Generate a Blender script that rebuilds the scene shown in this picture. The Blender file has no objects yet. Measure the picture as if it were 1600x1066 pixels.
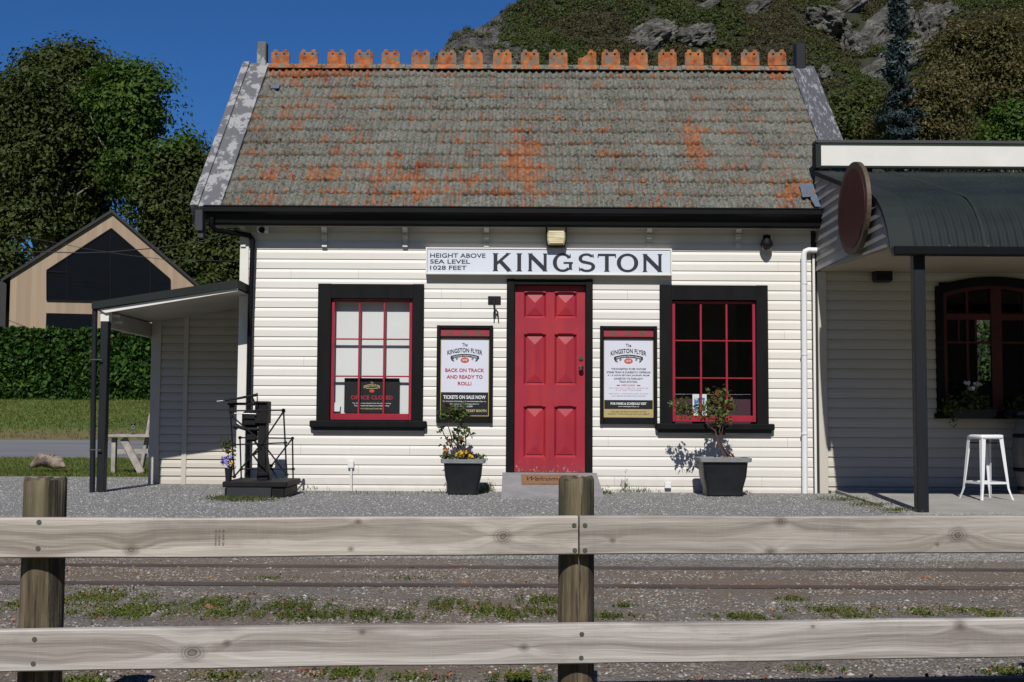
import bpy, math, random
import numpy as np
from mathutils import Vector, Matrix, noise as mnoise
random.seed(7); RNG = np.random.default_rng(11)
S = bpy.context.scene
COL = S.collection
R = math.radians

# ------------------------------------------------------------------ camera
F = 1900.0; CX, CY = 800.0, 533.0
PITCH = math.atan(122 / F); ROLL = 0.0055
CAMY = -13.6; CAMZ = 0.0
_f = Vector((0, math.cos(PITCH), math.sin(PITCH)))
_u0 = Vector((0, -math.sin(PITCH), math.cos(PITCH))); _r0 = Vector((1, 0, 0))
_r = _r0 * math.cos(ROLL) + _u0 * math.sin(ROLL)
_u = -_r0 * math.sin(ROLL) + _u0 * math.cos(ROLL)
def ray(px, py):
    return _f * F + _r * (px - CX) - _u * (py - CY)
_d = ray(800, 767.5); CAMZ = -(_d.z / _d.y) * (-CAMY)
CAM = Vector((0, CAMY, CAMZ))
def P(px, py, Y=0.0):
    """world point of the photograph's pixel on the plane y = Y"""
    d = ray(px, py); t = (Y - CAMY) / d.y
    return CAM + d * t
def PZ(px, py, Z):
    d = ray(px, py); t = (Z - CAMZ) / d.z
    return CAM + d * t
cam = bpy.data.cameras.new('camera'); co = bpy.data.objects.new('camera', cam); COL.objects.link(co)
cam.sensor_width = 36; cam.lens = F / 1600 * 36; cam.clip_end = 5000; cam.clip_start = .05
m = Matrix((_r, _u, -_f)).transposed().to_4x4(); m.translation = CAM; co.matrix_world = m
S.camera = co

# ------------------------------------------------------------------ light
SUN_EL, SUN_AZ = R(44.5), R(5.0)       # sun behind the camera, a little to its left
w = bpy.data.worlds.new('World'); S.world = w; w.use_nodes = True
nt = w.node_tree; nt.nodes.clear()
sky = nt.nodes.new('ShaderNodeTexSky'); sky.sky_type = 'NISHITA'; sky.sun_disc = False
sky.sun_elevation = SUN_EL; sky.sun_rotation = R(180) + SUN_AZ
sky.air_density = 1.0; sky.dust_density = 0.0; sky.ozone_density = 2.6; sky.altitude = 300
bg = nt.nodes.new('ShaderNodeBackground'); bg.inputs[1].default_value = 0.053
out = nt.nodes.new('ShaderNodeOutputWorld')
tint = nt.nodes.new('ShaderNodeMix'); tint.data_type = 'RGBA'; tint.blend_type = 'MULTIPLY'; tint.inputs[0].default_value = 1
tint.inputs[7].default_value = (.33, .74, 1.30, 1)
nt.links.new(sky.outputs[0], tint.inputs[6]); nt.links.new(tint.outputs[2], bg.inputs[0]); nt.links.new(bg.outputs[0], out.inputs[0])
sl = bpy.data.lights.new('sun', 'SUN'); sl.energy = 5.0; sl.angle = R(.5); sl.color = (1, .965, .91)
so = bpy.data.objects.new('sun', sl); COL.objects.link(so)
sd = Vector((-math.sin(SUN_AZ) * math.cos(SUN_EL), -math.cos(SUN_AZ) * math.cos(SUN_EL), math.sin(SUN_EL)))
so.rotation_euler = sd.to_track_quat('Z', 'Y').to_euler(); so.location = sd * 60
S.view_settings.view_transform = 'Standard'; S.view_settings.look = 'None'
S.view_settings.gamma = 1; S.view_settings.exposure = 0.0
try: S.view_settings.use_curve_mapping = False
except Exception: pass
S.render.engine = 'CYCLES'; S.cycles.diffuse_bounces = 2
S.render.resolution_x = 1024; S.render.resolution_y = 682

# ------------------------------------------------------------------ materials
class NT:
    def __init__(s, name):
        s.m = bpy.data.materials.new(name); s.m.use_nodes = True; s.t = s.m.node_tree
        s.b = s.t.nodes['Principled BSDF']; s.tc = None
    def n(s, k, **kw):
        x = s.t.nodes.new(k)
        for a, v in kw.items():
            if a.startswith('i_'): x.inputs[a[2:].replace('_', ' ')].default_value = v
            else: setattr(x, a, v)
        return x
    def l(s, a, b): s.t.links.new(a, b)
    def co(s, scale=(1, 1, 1), loc=(0, 0, 0), rot=(0, 0, 0)):
        if not s.tc: s.tc = s.n('ShaderNodeTexCoord')
        mp = s.n('ShaderNodeMapping'); mp.inputs['Scale'].default_value = scale
        mp.inputs['Location'].default_value = loc; mp.inputs['Rotation'].default_value = rot
        s.l(s.tc.outputs['Object'], mp.inputs[0]); return mp.outputs[0]
    def noise(s, scale, detail=4, rough=.55, vec=None, dist=0):
        x = s.n('ShaderNodeTexNoise'); x.inputs['Scale'].default_value = scale
        x.inputs['Detail'].default_value = detail; x.inputs['Roughness'].default_value = rough
        x.inputs['Distortion'].default_value = dist
        s.l(vec if vec is not None else s.co(), x.inputs['Vector']); return x.outputs['Fac']
    def vor(s, scale, vec=None, feature='F1', out='Distance'):
        x = s.n('ShaderNodeTexVoronoi'); x.feature = feature; x.inputs['Scale'].default_value = scale
        s.l(vec if vec is not None else s.co(), x.inputs['Vector']); return x.outputs[out]
    def ramp(s, fac, stops, interp='LINEAR'):
        x = s.n('ShaderNodeValToRGB'); cr = x.color_ramp; cr.interpolation = interp
        while len(cr.elements) < len(stops): cr.elements.new(.5)
        for e, (p, c) in zip(cr.elements, stops):
            e.position = p
            if not isinstance(c, (tuple, list)): c = (c, c, c)
            e.color = (*c[:3], 1)
        s.l(fac, x.inputs[0]); return x.outputs[0]
    def mix(s, fac, a, b, mode='MIX'):
        x = s.n('ShaderNodeMix'); x.data_type = 'RGBA'; x.blend_type = mode
        for v, i in ((fac, 0), (a, 6), (b, 7)):
            if isinstance(v, (int, float)): x.inputs[i].default_value = v
            elif isinstance(v, (tuple, list)): x.inputs[i].default_value = (*v[:3], 1)
            else: s.l(v, x.inputs[i])
        return x.outputs[2]
    def math(s, op, a, b=None, c=None, clamp=False):
        x = s.n('ShaderNodeMath'); x.operation = op; x.use_clamp = clamp
        for i, v in enumerate((a, b, c)):
            if v is None: continue
            if isinstance(v, (int, float)): x.inputs[i].default_value = v
            else: s.l(v, x.inputs[i])
        return x.outputs[0]
    def sep(s):
        if not s.tc: s.tc = s.n('ShaderNodeTexCoord')
        x = s.n('ShaderNodeSeparateXYZ'); s.l(s.tc.outputs['Object'], x.inputs[0]); return x.outputs
    def col(s, c):
        if isinstance(c, (tuple, list)): s.b.inputs['Base Color'].default_value = (*c[:3], 1)
        else: s.l(c, s.b.inputs['Base Color'])
    def rough(s, r):
        if isinstance(r, (int, float)): s.b.inputs['Roughness'].default_value = r
        else: s.l(r, s.b.inputs['Roughness'])
    def bump(s, h, strength=.3, dist=.01):
        x = s.n('ShaderNodeBump'); x.inputs['Strength'].default_value = strength
        x.inputs['Distance'].default_value = dist; s.l(h, x.inputs['Height'])
        s.l(x.outputs[0], s.b.inputs['Normal'])
    def island(s): return s.n('ShaderNodeNewGeometry').outputs['Random Per Island']

def paint(name, c, rough=.5, var=.12, scale=6, bump=.15, chips=None, spec=.4, metal=0, bscale=60, stretch=(1, 1, 1)):
    N = NT(name); v = N.co(stretch)
    n1 = N.noise(scale, 5, .6, v)
    a = tuple(x * (1 - var) for x in c); b = tuple(min(1, x * (1 + var)) for x in c)
    cc = N.ramp(n1, [(.3, a), (.7, b)])
    if chips:
        n2 = N.noise(chips[1], 8, .7, v); mk = N.ramp(n2, [(chips[2], 0), (chips[2] + .03, 1)])
        cc = N.mix(mk, cc, chips[0])
    N.col(cc); N.rough(rough); N.b.inputs['Specular IOR Level'].default_value = spec
    N.b.inputs['Metallic'].default_value = metal
    if bump: N.bump(N.noise(bscale, 4, .6, v), bump, .004)
    return N.m

def foliage(name, dark, mid, light, hue=None, trans=.25, rough=.55, spec=.25):
    N = NT(name); r = N.island()
    st = [(0, dark), (.45, mid), (.93, light)]
    if hue:
        st[-1] = (.86, light); st.append((.95, hue))
    c = N.ramp(r, st)
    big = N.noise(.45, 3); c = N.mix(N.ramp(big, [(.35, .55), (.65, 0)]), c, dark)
    N.col(c); N.rough(rough); N.b.inputs['Specular IOR Level'].default_value = spec
    tb = N.n('ShaderNodeBsdfTranslucent'); N.l(c, tb.inputs[0])
    mx = N.n('ShaderNodeMixShader'); mx.inputs[0].default_value = trans
    N.l(N.b.outputs[0], mx.inputs[1]); N.l(tb.outputs[0], mx.inputs[2])
    N.l(mx.outputs[0], N.t.nodes['Material Output'].inputs[0]); return N.m

MT = {}
def wallpaint(name, c, grime=.0):
    N = NT(name)
    n1 = N.noise(1.1, 4, .6, N.co((.4, .4, 3)))
    cc = N.ramp(n1, [(.3, tuple(x * .93 for x in c)), (.7, c)])
    st = N.noise(9, 6, .7, N.co((.6, .6, .12)))           # runs
    cc = N.mix(N.ramp(st, [(.55, 0), (.8, .13)]), cc, (.42, .38, .30))
    fl = N.noise(40, 3, .6, N.co((.5, 1, 2))); cc = N.mix(N.ramp(fl, [(.70, 0), (.76, .35)]), cc, (.3, .28, .24))
    z = N.sep()[2]
    lo = N.math('MULTIPLY', N.math('SUBTRACT', .32, z, clamp=True), N.noise(7, 5))
    cc = N.mix(N.math('MULTIPLY', lo, 1.3, clamp=True), cc, (.36, .31, .24))
    N.col(cc); N.rough(.45); N.b.inputs['Specular IOR Level'].default_value = .3
    N.bump(N.noise(25, 5, .6, N.co((.15, 1, 1))), .12, .004); return N.m
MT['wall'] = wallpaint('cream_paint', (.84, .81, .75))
MT['wall_shaded'] = wallpaint('cream_paint_shaded', (.64, .60, .52))  # darker cream for shaded walls; part of their shade is in the colour
MT['trim'] = paint('cream_trim', (.84, .82, .77), .45, .05, 3, .1)
MT['black'] = paint('black_paint', (.0075, .008, .009), .6, .3, 7, .25, spec=.12, stretch=(1, 1, .3), chips=((.12, .11, .1), 18, .80))
MT['gutter'] = paint('gutter_black', (.005, .0055, .0065), .4, .2, 4, .05, spec=.2)
MT['red'] = None
N = NT('red_paint')
n1 = N.noise(3, 5); c = N.ramp(n1, [(.25, (.33, .018, .036)), (.75, (.43, .024, .046))])
c = N.mix(N.ramp(N.noise(1, 5, .65, N.co((9, 9, .8))), [(.48, 0), (.66, .6)]), c, (.47, .028, .030))
c = N.mix(N.ramp(N.noise(2.4, 6, .7), [(.5, 0), (.75, .35)]), c, (.42, .06, .085))
z_ = N.sep()[2]
c = N.mix(N.ramp(N.math('ADD', N.noise(26, 6, .75), N.math('MULTIPLY', N.math('SUBTRACT', .42, z_, clamp=True), .9)), [(.735, 0), (.76, .85)]), c, (.55, .42, .40))
c = N.mix(N.math('MULTIPLY', N.math('SUBTRACT', .36, z_, clamp=True), N.math('MULTIPLY', N.noise(8, 5), 4), clamp=True), c, (.20, .05, .055))
N.col(c); N.rough(.42); N.bump(N.noise(30, 4, .6, N.co((3, 3, .4))), .15, .003); MT['red'] = N.m
MT['redsash'] = paint('red_sash_paint', (.36, .02, .042), .4, .12, 6, .1)
MT['darkred_and_shade'] = paint('dark_red_and_shaded_sash', (.07, .006, .008), .5, .2, 6, .1)  # hanging board's own red; the arched sash takes it as painted-in shade
MT['white'] = paint('white_enamel', (.85, .86, .88), .35, .03, 5, .05)
MT['whiteb'] = paint('sign_white', (.74, .79, .88), .4, .03, 3, .03)
MT['poster'] = paint('poster_white', (.74, .76, .86), .4, .02, 3, 0)
MT['letter'] = paint('letter_black', (.02, .022, .035), .5, .1, 9, 0)
MT['redink'] = paint('ink_red', (.5, .03, .07), .5, .05, 9, 0)
MT['pink'] = paint('ink_pink', (.72, .36, .42), .5, .05, 9, 0)
MT['grey_ink'] = paint('ink_grey', (.3, .31, .35), .5, .05, 9, 0)
MT['orange_ink'] = paint('ink_orange', (.62, .09, .04), .5, .05, 9, 0)
MT['whiteink'] = paint('ink_white', (.82, .82, .84), .5, .02, 9, 0)
MT['goldink'] = paint('ink_gold', (.62, .52, .26), .5, .05, 9, 0)
MT['gold'] = paint('gold_board', (.50, .40, .17), .5, .08, 9, 0)
MT['blackink'] = paint('ink_black', (.012, .013, .015), .45, .1, 9, 0)
MT['bronze'] = paint('aged_letter', (.13, .095, .05), .5, .3, 30, 0)
MT['header'] = paint('header_red', (.36, .035, .06), .5, .1, 9, .1)
MT['metal'] = paint('steel', (.5, .5, .5), .3, .1, 20, 0, metal=1)
MT['greysteel'] = paint('flashing_steel', (.16, .2, .26), .45, .15, 10, 0, metal=.3)
MT['green'] = paint('dark_green_steel', (.022, .028, .027), .7, .15, 2, .05, spec=.15, chips=((.4, .42, .42), 7, .73))
MT['soffit'] = paint('soffit_paint', (.50, .47, .40), .6, .1, 2, .1)
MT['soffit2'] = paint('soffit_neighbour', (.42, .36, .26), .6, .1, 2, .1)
MT['fascia'] = paint('fascia_grey', (.035, .038, .045), .5, .2, 6, .1)
MT['iron'] = paint('cast_iron_black', (.011, .011, .012), .6, .4, 14, .3, spec=.2, chips=((.07, .035, .02), 9, .70))
MT['brass'] = paint('worn_steel', (.5, .5, .52), .3, .1, 20, 0, metal=1)
MT['pot'] = paint('dark_plastic', (.013, .015, .018), .45, .3, 8, .1)
MT['potrim'] = paint('pot_rim', (.26, .27, .27), .6, .15, 12, .1)
MT['interior'] = paint('interior_dark', (.03, .03, .032), .8, .2, 2, 0)
MT['blind'] = paint('roller_blind', (.80, .82, .82), .7, .02, 2, 0)
MT['picblue'] = paint('print_blue', (.05, .22, .45), .5, .5, 14, 0, chips=((.7, .8, .8), 12, .52))
MT['silver'] = paint('bright_steel', (.6, .6, .6), .25, .1, 20, 0, metal=1)
MT['wire'] = paint('cable_black', (.015, .015, .015), .6, .1, 9, 0)
MT['barrel'] = paint('grey_barrel_wood', (.22, .20, .18), .7, .3, 10, .3, stretch=(1, 1, .2))
MT['bark'] = paint('bark', (.20, .18, .15), .85, .45, 3, .5, bscale=12, chips=((.05, .05, .04), 2.5, .58))
MT['bark_d'] = paint('bark_dark', (.09, .07, .055), .85, .4, 3, .5, bscale=12)
MT['bark_p'] = paint('pale_bark', (.24, .215, .175), .85, .35, 3, .4, bscale=12)
MT['soil'] = paint('soil', (.05, .038, .028), .9, .5, 30, .6)

def glass(name, tint=(1, 1, 1), refl=.10, dark=0):
    N = NT(name); t = N.t; t.nodes.remove(N.b)
    tr = N.n('ShaderNodeBsdfTransparent'); tr.inputs[0].default_value = (*tint, 1)
    gl = N.n('ShaderNodeBsdfGlossy'); gl.inputs['Roughness'].default_value = .02
    lw = N.n('ShaderNodeLayerWeight'); lw.inputs[0].default_value = .5
    f = N.math('ADD', N.math('MULTIPLY', N.math('POWER', lw.outputs['Facing'], 4), .6), refl, clamp=True)
    mx = N.n('ShaderNodeMixShader'); N.l(f, mx.inputs[0]); N.l(tr.outputs[0], mx.inputs[1]); N.l(gl.outputs[0], mx.inputs[2])
    N.l(mx.outputs[0], t.nodes['Material Output'].inputs[0]); return N.m
MT['glass'] = glass('window_glass', (.96, .97, .96), .035)
MT['housglass'] = paint('dark_house_glass', (.006, .008, .012), .03, .1, 2, 0, spec=.6)

# wall lamp lens
N = NT('lamp_lens'); N.col(N.ramp(N.noise(6, 3, .5, N.co((1, 1, 9))), [(.3, (.62, .52, .28)), (.7, (1, .93, .66))])); N.rough(.25); MT['lens'] = N.m
N = NT('bulb_dome'); N.col((.01, .01, .012)); N.rough(.08); N.b.inputs['Specular IOR Level'].default_value = .6; MT['dome'] = N.m

# clay roof tiles under lichen
N = NT('lichen_clay_tiles')
xyz = N.sep()
li = N.noise(9, 8, .68); li2 = N.noise(70, 4, .7)
lichen = N.ramp(li2, [(.28, (.07, .07, .06)), (.42, (.205, .207, .18)), (.55, (.315, .317, .275)), (.70, (.50, .50, .44))])
lichen = N.mix(N.ramp(N.noise(2.2, 5, .6), [(.35, 0), (.7, .45)]), lichen, (.17, .165, .135))
lichen = N.mix(N.ramp(N.noise(17, 5, .72, N.co((1.3, 1, 1))), [(.40, .75), (.50, 0)]), lichen, (.085, .088, .07))
clay = N.ramp(N.noise(14, 5, .6), [(.3, (.17, .06, .036)), (.46, (.35, .135, .06)), (.6, (.46, .20, .095)), (.75, (.46, .31, .22))])
clay = N.mix(N.ramp(N.noise(2.3, 2), [(.6, 0), (.72, .6)]), clay, (.16, .02, .02))
# streaks running down the slope, plus the bare places the photo shows
st = N.noise(1, 5, .7, N.co((16, 4.5, 4.5)))
st2 = N.noise(13, 5, .7)
m0 = N.math('ADD', N.math('ADD', N.math('MULTIPLY', st, .5), N.math('MULTIPLY', st2, .35)), N.math('MULTIPLY', N.noise(2.2, 3, .6, N.co((1, 1.5, 1.5))), .15))
acc = None
for (bx, by, rx, rz, am) in [(590, 272, 1.1, .34, .12), (815, 245, .24, .5, .25), (1085, 222, .22, .40, .18), (480, 110, .75, .20, .26), (430, 285, .5, .35, .07),
                             (700, 300, .9, .22, .08), (1215, 118, .17, .15, .26), (1240, 300, .26, .25, .17), (500, 160, .9, .5, .05), (1170, 150, .3, .15, .08), (600, 110, .9, .06, .13), (950, 235, .5, .3, .06), (1000, 300, .5, .2, .05)]:
    Yg = -.27 + 2.43 * (324 - by) / (324 - 106)
    q = P(bx, by, Yg)
    dx = N.math('DIVIDE', N.math('SUBTRACT', xyz[0], q.x), rx); dz = N.math('DIVIDE', N.math('SUBTRACT', xyz[2], q.z), rz)
    d2 = N.math('ADD', N.math('MULTIPLY', dx, dx), N.math('MULTIPLY', dz, dz))
    g = N.math('MULTIPLY', N.math('POWER', 2.718, N.math('MULTIPLY', d2, -1.0)), am)
    acc = g if acc is None else N.math('ADD', acc, g)
att = N.n('ShaderNodeAttribute'); att.attribute_name = 'edge'
m1 = N.math('ADD', m0, N.math('MULTIPLY', acc, .60))
m1 = N.math('ADD', m1, N.math('MULTIPLY', att.outputs['Fac'], .062))
atr = N.n('ShaderNodeAttribute'); atr.attribute_name = 'crest'
m1 = N.math('ADD', m1, N.math('MULTIPLY', atr.outputs['Fac'], .045))
att3 = N.n('ShaderNodeAttribute'); att3.attribute_name = 'tile'
m1 = N.math('ADD', m1, N.math('MULTIPLY', N.math('SUBTRACT', att3.outputs['Fac'], .5), .085))
msk = N.ramp(m1, [(.594, 0), (.612, 1)])
lichen = N.mix(N.math('MULTIPLY', att3.outputs['Fac'], .4), lichen, N.mix(1, lichen, (.62, .60, .55), 'MULTIPLY'))
c = N.mix(msk, lichen, clay)
ds = N.ramp(N.noise(1, 6, .75, N.co((30, 18, 18))), [(.55, 0), (.60, 1)])
dm = N.math('MULTIPLY', ds, N.ramp(N.math('ADD', N.noise(1.1, 3), N.math('MULTIPLY', N.math('SUBTRACT', 1, N.math('ABSOLUTE', N.math('SUBTRACT', xyz[0], 1.3)), clamp=True), .25)), [(.42, .25), (.58, 1)]))
c = N.mix(dm, c, (.028, .028, .026))
c = N.mix(N.ramp(N.noise(45, 3), [(.73, 0), (.76, .9)]), c, (.45, .45, .42))
N.col(c); N.rough(.88); N.b.inputs['Specular IOR Level'].default_value = .2
N.bump(N.math('ADD', N.math('MULTIPLY', li, .6), li2), 1.0, .02); MT['tiles'] = N.m
N = NT('glazed_ridge_tile')
c = N.ramp(N.noise(12, 5), [(.3, (.20, .045, .018)), (.5, (.40, .12, .032)), (.72, (.52, .20, .07))])
c = N.mix(N.ramp(N.noise(11, 7, .7, N.co(loc=(3, 1, 2))), [(.53, 0), (.56, 1)]), c, (.17, .17, .14))
c = N.mix(N.ramp(N.noise(60, 3, .7, N.co((1.5, 1, .25))), [(.70, 0), (.73, .7)]), c, (.6, .5, .42))
N.col(c); N.rough(.7); N.b.inputs['Specular IOR Level'].default_value = .2; N.bump(N.noise(40, 4), .4, .006); MT['ridge'] = N.m

# weathered barge boards
def barge(name, lightc, darkc, thr, st):
    N = NT(name); v = N.co(st)
    n = N.noise(4.6, 10, .74, v)
    c = N.mix(N.ramp(n, [(thr, 0), (thr + .025, 1)]), lightc, darkc)
    c = N.mix(N.ramp(N.noise(26, 5, .7, v), [(.6, 0), (.75, .5)]), c, (.3, .3, .31))
    N.col(c); N.rough(.7); N.bump(N.noise(30, 5, .6, v), .3, .005); return N.m
MT['barge1'] = barge('peeling_white_paint', (.35, .35, .36), (.125, .126, .135), .475, (1, .7, .7))
MT['barge2'] = barge('peeling_grey_paint', (.075, .078, .09), (.27, .275, .29), .535, (5.5, 1.1, 1.1))
MT['post_grey'] = paint('grey_post_paint', (.014, .016, .020), .5, .15, 4, .1, spec=.25, chips=((.5, .5, .5), 22, .76), stretch=(1, 1, .3))

# corrugated canopy
N = NT('canopy_steel'); x_, y_, z_ = N.sep()
n = N.noise(2, 5); c = N.ramp(n, [(.3, (.014, .020, .020)), (.7, (.028, .036, .036))])
low = N.ramp(N.math('ADD', N.math('MULTIPLY', N.noise(6, 6, .7), .55), N.math('MULTIPLY', N.math('SUBTRACT', 2.62, z_), .75)), [(.48, 0), (.54, .75)])
c = N.mix(N.math('MULTIPLY', low, N.ramp(N.noise(2.6, 5, .75, N.co((1, .2, .3))), [(.54, 0), (.60, 1)])), c, (.36, .38, .36))
c = N.mix(N.ramp(N.noise(26, 3), [(.75, 0), (.77, .8)]), c, (.6, .62, .6))
N.col(c); N.rough(.7); N.b.inputs['Specular IOR Level'].default_value = .12; MT['corr'] = N.m

# oval sign
N = NT('faded_sign_face'); x_, y_, z_ = N.sep()
v = N.co((1, 9, .9)); n = N.noise(2.5, 6, .65, v)
c = N.ramp(n, [(.3, (.05, .008, .009)), (.62, (.10, .014, .015)), (.8, (.17, .06, .05))])
N.col(c); N.rough(.6); N.b.inputs['Specular IOR Level'].default_value = .25; MT['oval'] = N.m
MT['ovalrim'] = paint('oval_rim', (.10, .065, .04), .6, .2, 8, .1)

# weathered fence timber with knots
def timber(name, base, dark, seed, knots, grain=1.0):
    N = NT(name); x, y, z = N.sep()
    wob = N.noise(1.2, 3, .5, N.co((.9, 2, 2), (seed, 0, 0)))
    u = N.math('ADD', z, N.math('MULTIPLY', N.math('SUBTRACT', wob, .5), .13))
    kacc = None
    for kx, kz, kr in knots:
        dx = N.math('SUBTRACT', x, kx); dz = N.math('SUBTRACT', z, kz)
        rx = N.math('DIVIDE', dx, kr * 3.2); rz = N.math('DIVIDE', dz, kr * 1.9)
        g = N.math('POWER', 2.718, N.math('MULTIPLY', N.math('ADD', N.math('MULTIPLY', rx, rx), N.math('MULTIPLY', rz, rz)), -1))
        u = N.math('ADD', u, N.math('MULTIPLY', N.math('MULTIPLY', g, N.math('SIGN', dz)), kr * 1.1))
        qx = N.math('DIVIDE', dx, kr * 1.05); qz = N.math('DIVIDE', dz, kr * .8)
        rr = N.math('SQRT', N.math('ADD', N.math('MULTIPLY', qx, qx), N.math('MULTIPLY', qz, qz)))
        rr = N.math('ADD', rr, N.math('MULTIPLY', N.math('SUBTRACT', N.noise(22, 3), .5), .5))
        kk = N.math('SUBTRACT', 1.25, rr, clamp=True)
        kacc = kk if kacc is None else N.math('MAXIMUM', kacc, kk)
    cmb = N.n('ShaderNodeCombineXYZ'); N.l(N.math('MULTIPLY', x, .35), cmb.inputs[0]); N.l(N.math('MULTIPLY', y, 1), cmb.inputs[1]); N.l(N.math('MULTIPLY', u, 19 * grain), cmb.inputs[2])
    g1 = N.noise(1, 6, .62, cmb.outputs[0])
    c = N.ramp(g1, [(.38, dark), (.48, tuple(.5 * (a + b) for a, b in zip(dark, base))), (.56, base), (.74, tuple(min(1, a * 1.15) for a in base))])
    fine = N.noise(60, 4, .7, N.co((.03, 1, 1), (seed, 0, 0)))
    c = N.mix(N.ramp(fine, [(.4, .2), (.62, 0)]), c, dark)
    saw = N.noise(1, 3, .6, N.co((90, 1, 3), (seed, 0, 0))); c = N.mix(N.ramp(saw, [(.5, 0), (.75, .10)]), c, (.62, .58, .52))
    stn = N.noise(2.3, 6, .7, N.co((1.2, 1, 2.2), (seed, 5, 0))); c = N.mix(N.ramp(stn, [(.52, 0), (.66, .35)]), c, (.17, .155, .14))
    blot = N.noise(1.6, 4, .6, N.co((1, 1, 3), (seed * 2, 0, 0)))
    c = N.mix(N.ramp(blot, [(.48, 0), (.75, .4)]), c, (.34, .29, .24))
    if kacc is not None:
        c = N.mix(N.math('MULTIPLY', N.math('POWER', kacc, .8), N.math('ADD', .62, N.math('MULTIPLY', N.math('SINE', N.math('MULTIPLY', kacc, 22)), .3)), clamp=True), c, (.075, .055, .042))
    ck = N.noise(1, 6, .7, N.co((.8, 1, 90), (seed, 3, 0)))
    c = N.mix(N.ramp(ck, [(.70, 0), (.715, .75)]), c, (.045, .035, .03))
    N.col(c); N.rough(.75); N.b.inputs['Specular IOR Level'].default_value = .2
    N.bump(N.math('ADD', N.math('MULTIPLY', g1, 1.4), fine), .6, .006); return N.m
N = NT('round_post_wood')
c = N.ramp(N.noise(3.2, 6, .65, N.co((7, 7, .5))), [(.38, (.04, .028, .014)), (.5, (.105, .078, .042)), (.62, (.21, .165, .10))])
c = N.mix(N.ramp(N.noise(2.5, 5, .6), [(.45, 0), (.7, .6)]), c, (.10, .105, .045))
c = N.mix(N.ramp(N.noise(1, 6, .7, N.co((22, 22, .6))), [(.60, 0), (.63, .85)]), c, (.022, .016, .010))
N.col(c); N.rough(.85); N.bump(N.math('ADD', N.noise(1, 5, .6, N.co((40, 40, 1.5))), N.ramp(N.noise(1, 6, .7, N.co((22, 22, .6))), [(.58, 1), (.63, 0)])), .9, .010); MT['post'] = N.m
MT['picnic'] = paint('weathered_bench_wood', (.40, .36, .33), .8, .3, 8, .3, stretch=(1, 1, 1))
N = NT('cedar_cladding'); x_, y_, z_ = N.sep()
bd = N.n('ShaderNodeTexWhiteNoise'); bd.noise_dimensions = '1D'; N.l(N.math('FLOOR', N.math('MULTIPLY', x_, 5.5)), bd.inputs['W'])
c = N.ramp(bd.outputs[0], [(0, (.36, .26, .175)), (.5, (.40, .295, .20)), (1, (.45, .335, .235))])
c = N.mix(N.ramp(N.noise(1, 4, .6, N.co((12, 1, .5))), [(.4, .25), (.7, 0)]), c, (.3, .2, .12))
N.col(c); N.rough(.7); MT['cedar'] = N.m

# concrete, gravel, ground, grass, road
N = NT('concrete'); c = N.ramp(N.noise(2.2, 7, .65), [(.3, (.33, .315, .285)), (.7, (.46, .44, .41))])
c = N.mix(N.ramp(N.noise(60, 4, .7), [(.35, .3), (.6, 0)]), c, (.2, .19, .18)); N.col(c); N.rough(.85); N.bump(N.noise(80, 4), .35, .004); MT['concrete'] = N.m
N = NT('step_concrete'); c = N.ramp(N.noise(5, 7, .65), [(.3, (.22, .215, .22)), (.7, (.33, .325, .33))])
N.col(c); N.rough(.85); N.bump(N.noise(80, 4), .35, .004); MT['stepc'] = N.m
def gravelmat(name, cols, dirt):
    N = NT(name); v = N.co()
    vc = N.n('ShaderNodeTexVoronoi'); vc.inputs['Scale'].default_value = 62; N.l(v, vc.inputs['Vector'])
    sp = N.n('ShaderNodeSeparateColor'); N.l(vc.outputs['Color'], sp.inputs[0])
    c = N.ramp(sp.outputs[0], cols)
    c = N.mix(N.ramp(vc.outputs['Distance'], [(.25, 0), (.6, .55)]), c, (.09, .085, .08))
    c = N.mix(N.ramp(N.noise(.9, 6, .65, N.co((.35, 1, 1))), [(.42, 0), (.62, dirt[1])]), c, dirt[0])
    if name == 'track_ballast':
        yb_ = N.sep()[1]; br_ = N.math('SUBTRACT', 1, N.math('ABSOLUTE', N.math('DIVIDE', N.math('ADD', yb_, 4.25), .62)), clamp=True)
        c = N.mix(N.math('MULTIPLY', N.ramp(br_, [(0, 0), (.3, 1)]), N.ramp(N.noise(2.5, 5, .7, N.co((.4, 1, 1))), [(.38, 0), (.6, .45)])), c, (.19, .125, .08))
    N.col(c); N.rough(.85)
    h = N.math('SUBTRACT', 1, vc.outputs['Distance']); N.bump(h, .7, .012); return N.m
MT['gravel'] = gravelmat('platform_gravel', [(0, (.20, .197, .188)), (.5, (.30, .296, .282)), (1, (.41, .405, .39))], ((.22, .21, .2), .5))
MT['ballast'] = gravelmat('track_ballast', [(0, (.10, .088, .075)), (.5, (.2, .18, .16)), (1, (.34, .32, .29))], ((.165, .12, .08), .9))
def stonemat(name, stops):
    N = NT(name); N.col(N.ramp(N.island(), stops)); N.rough(.8); return N.m
MT['stones'] = stonemat('loose_stones', [(0, (.16, .157, .15)), (.5, (.29, .285, .272)), (.85, (.42, .412, .395)), (1, (.56, .55, .53))])
MT['stones2'] = stonemat('ballast_stones', [(0, (.11, .082, .058)), (.35, (.20, .155, .115)), (.7, (.27, .245, .21)), (.93, (.34, .325, .30)), (1, (.5, .49, .47))])
MT['litter'] = stonemat('leaf_litter', [(0, (.22, .07, .03)), (.5, (.36, .13, .06)), (1, (.33, .22, .1))])
N = NT('lawn'); c = N.ramp(N.noise(14, 6, .7), [(.3, (.07, .11, .015)), (.55, (.12, .175, .026)), (.75, (.19, .22, .05))])
c = N.mix(N.ramp(N.noise(.5, 5, .6, N.co((.4, 1.6, 1))), [(.55, 0), (.72, .5)]), c, (.15, .115, .045))
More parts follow.
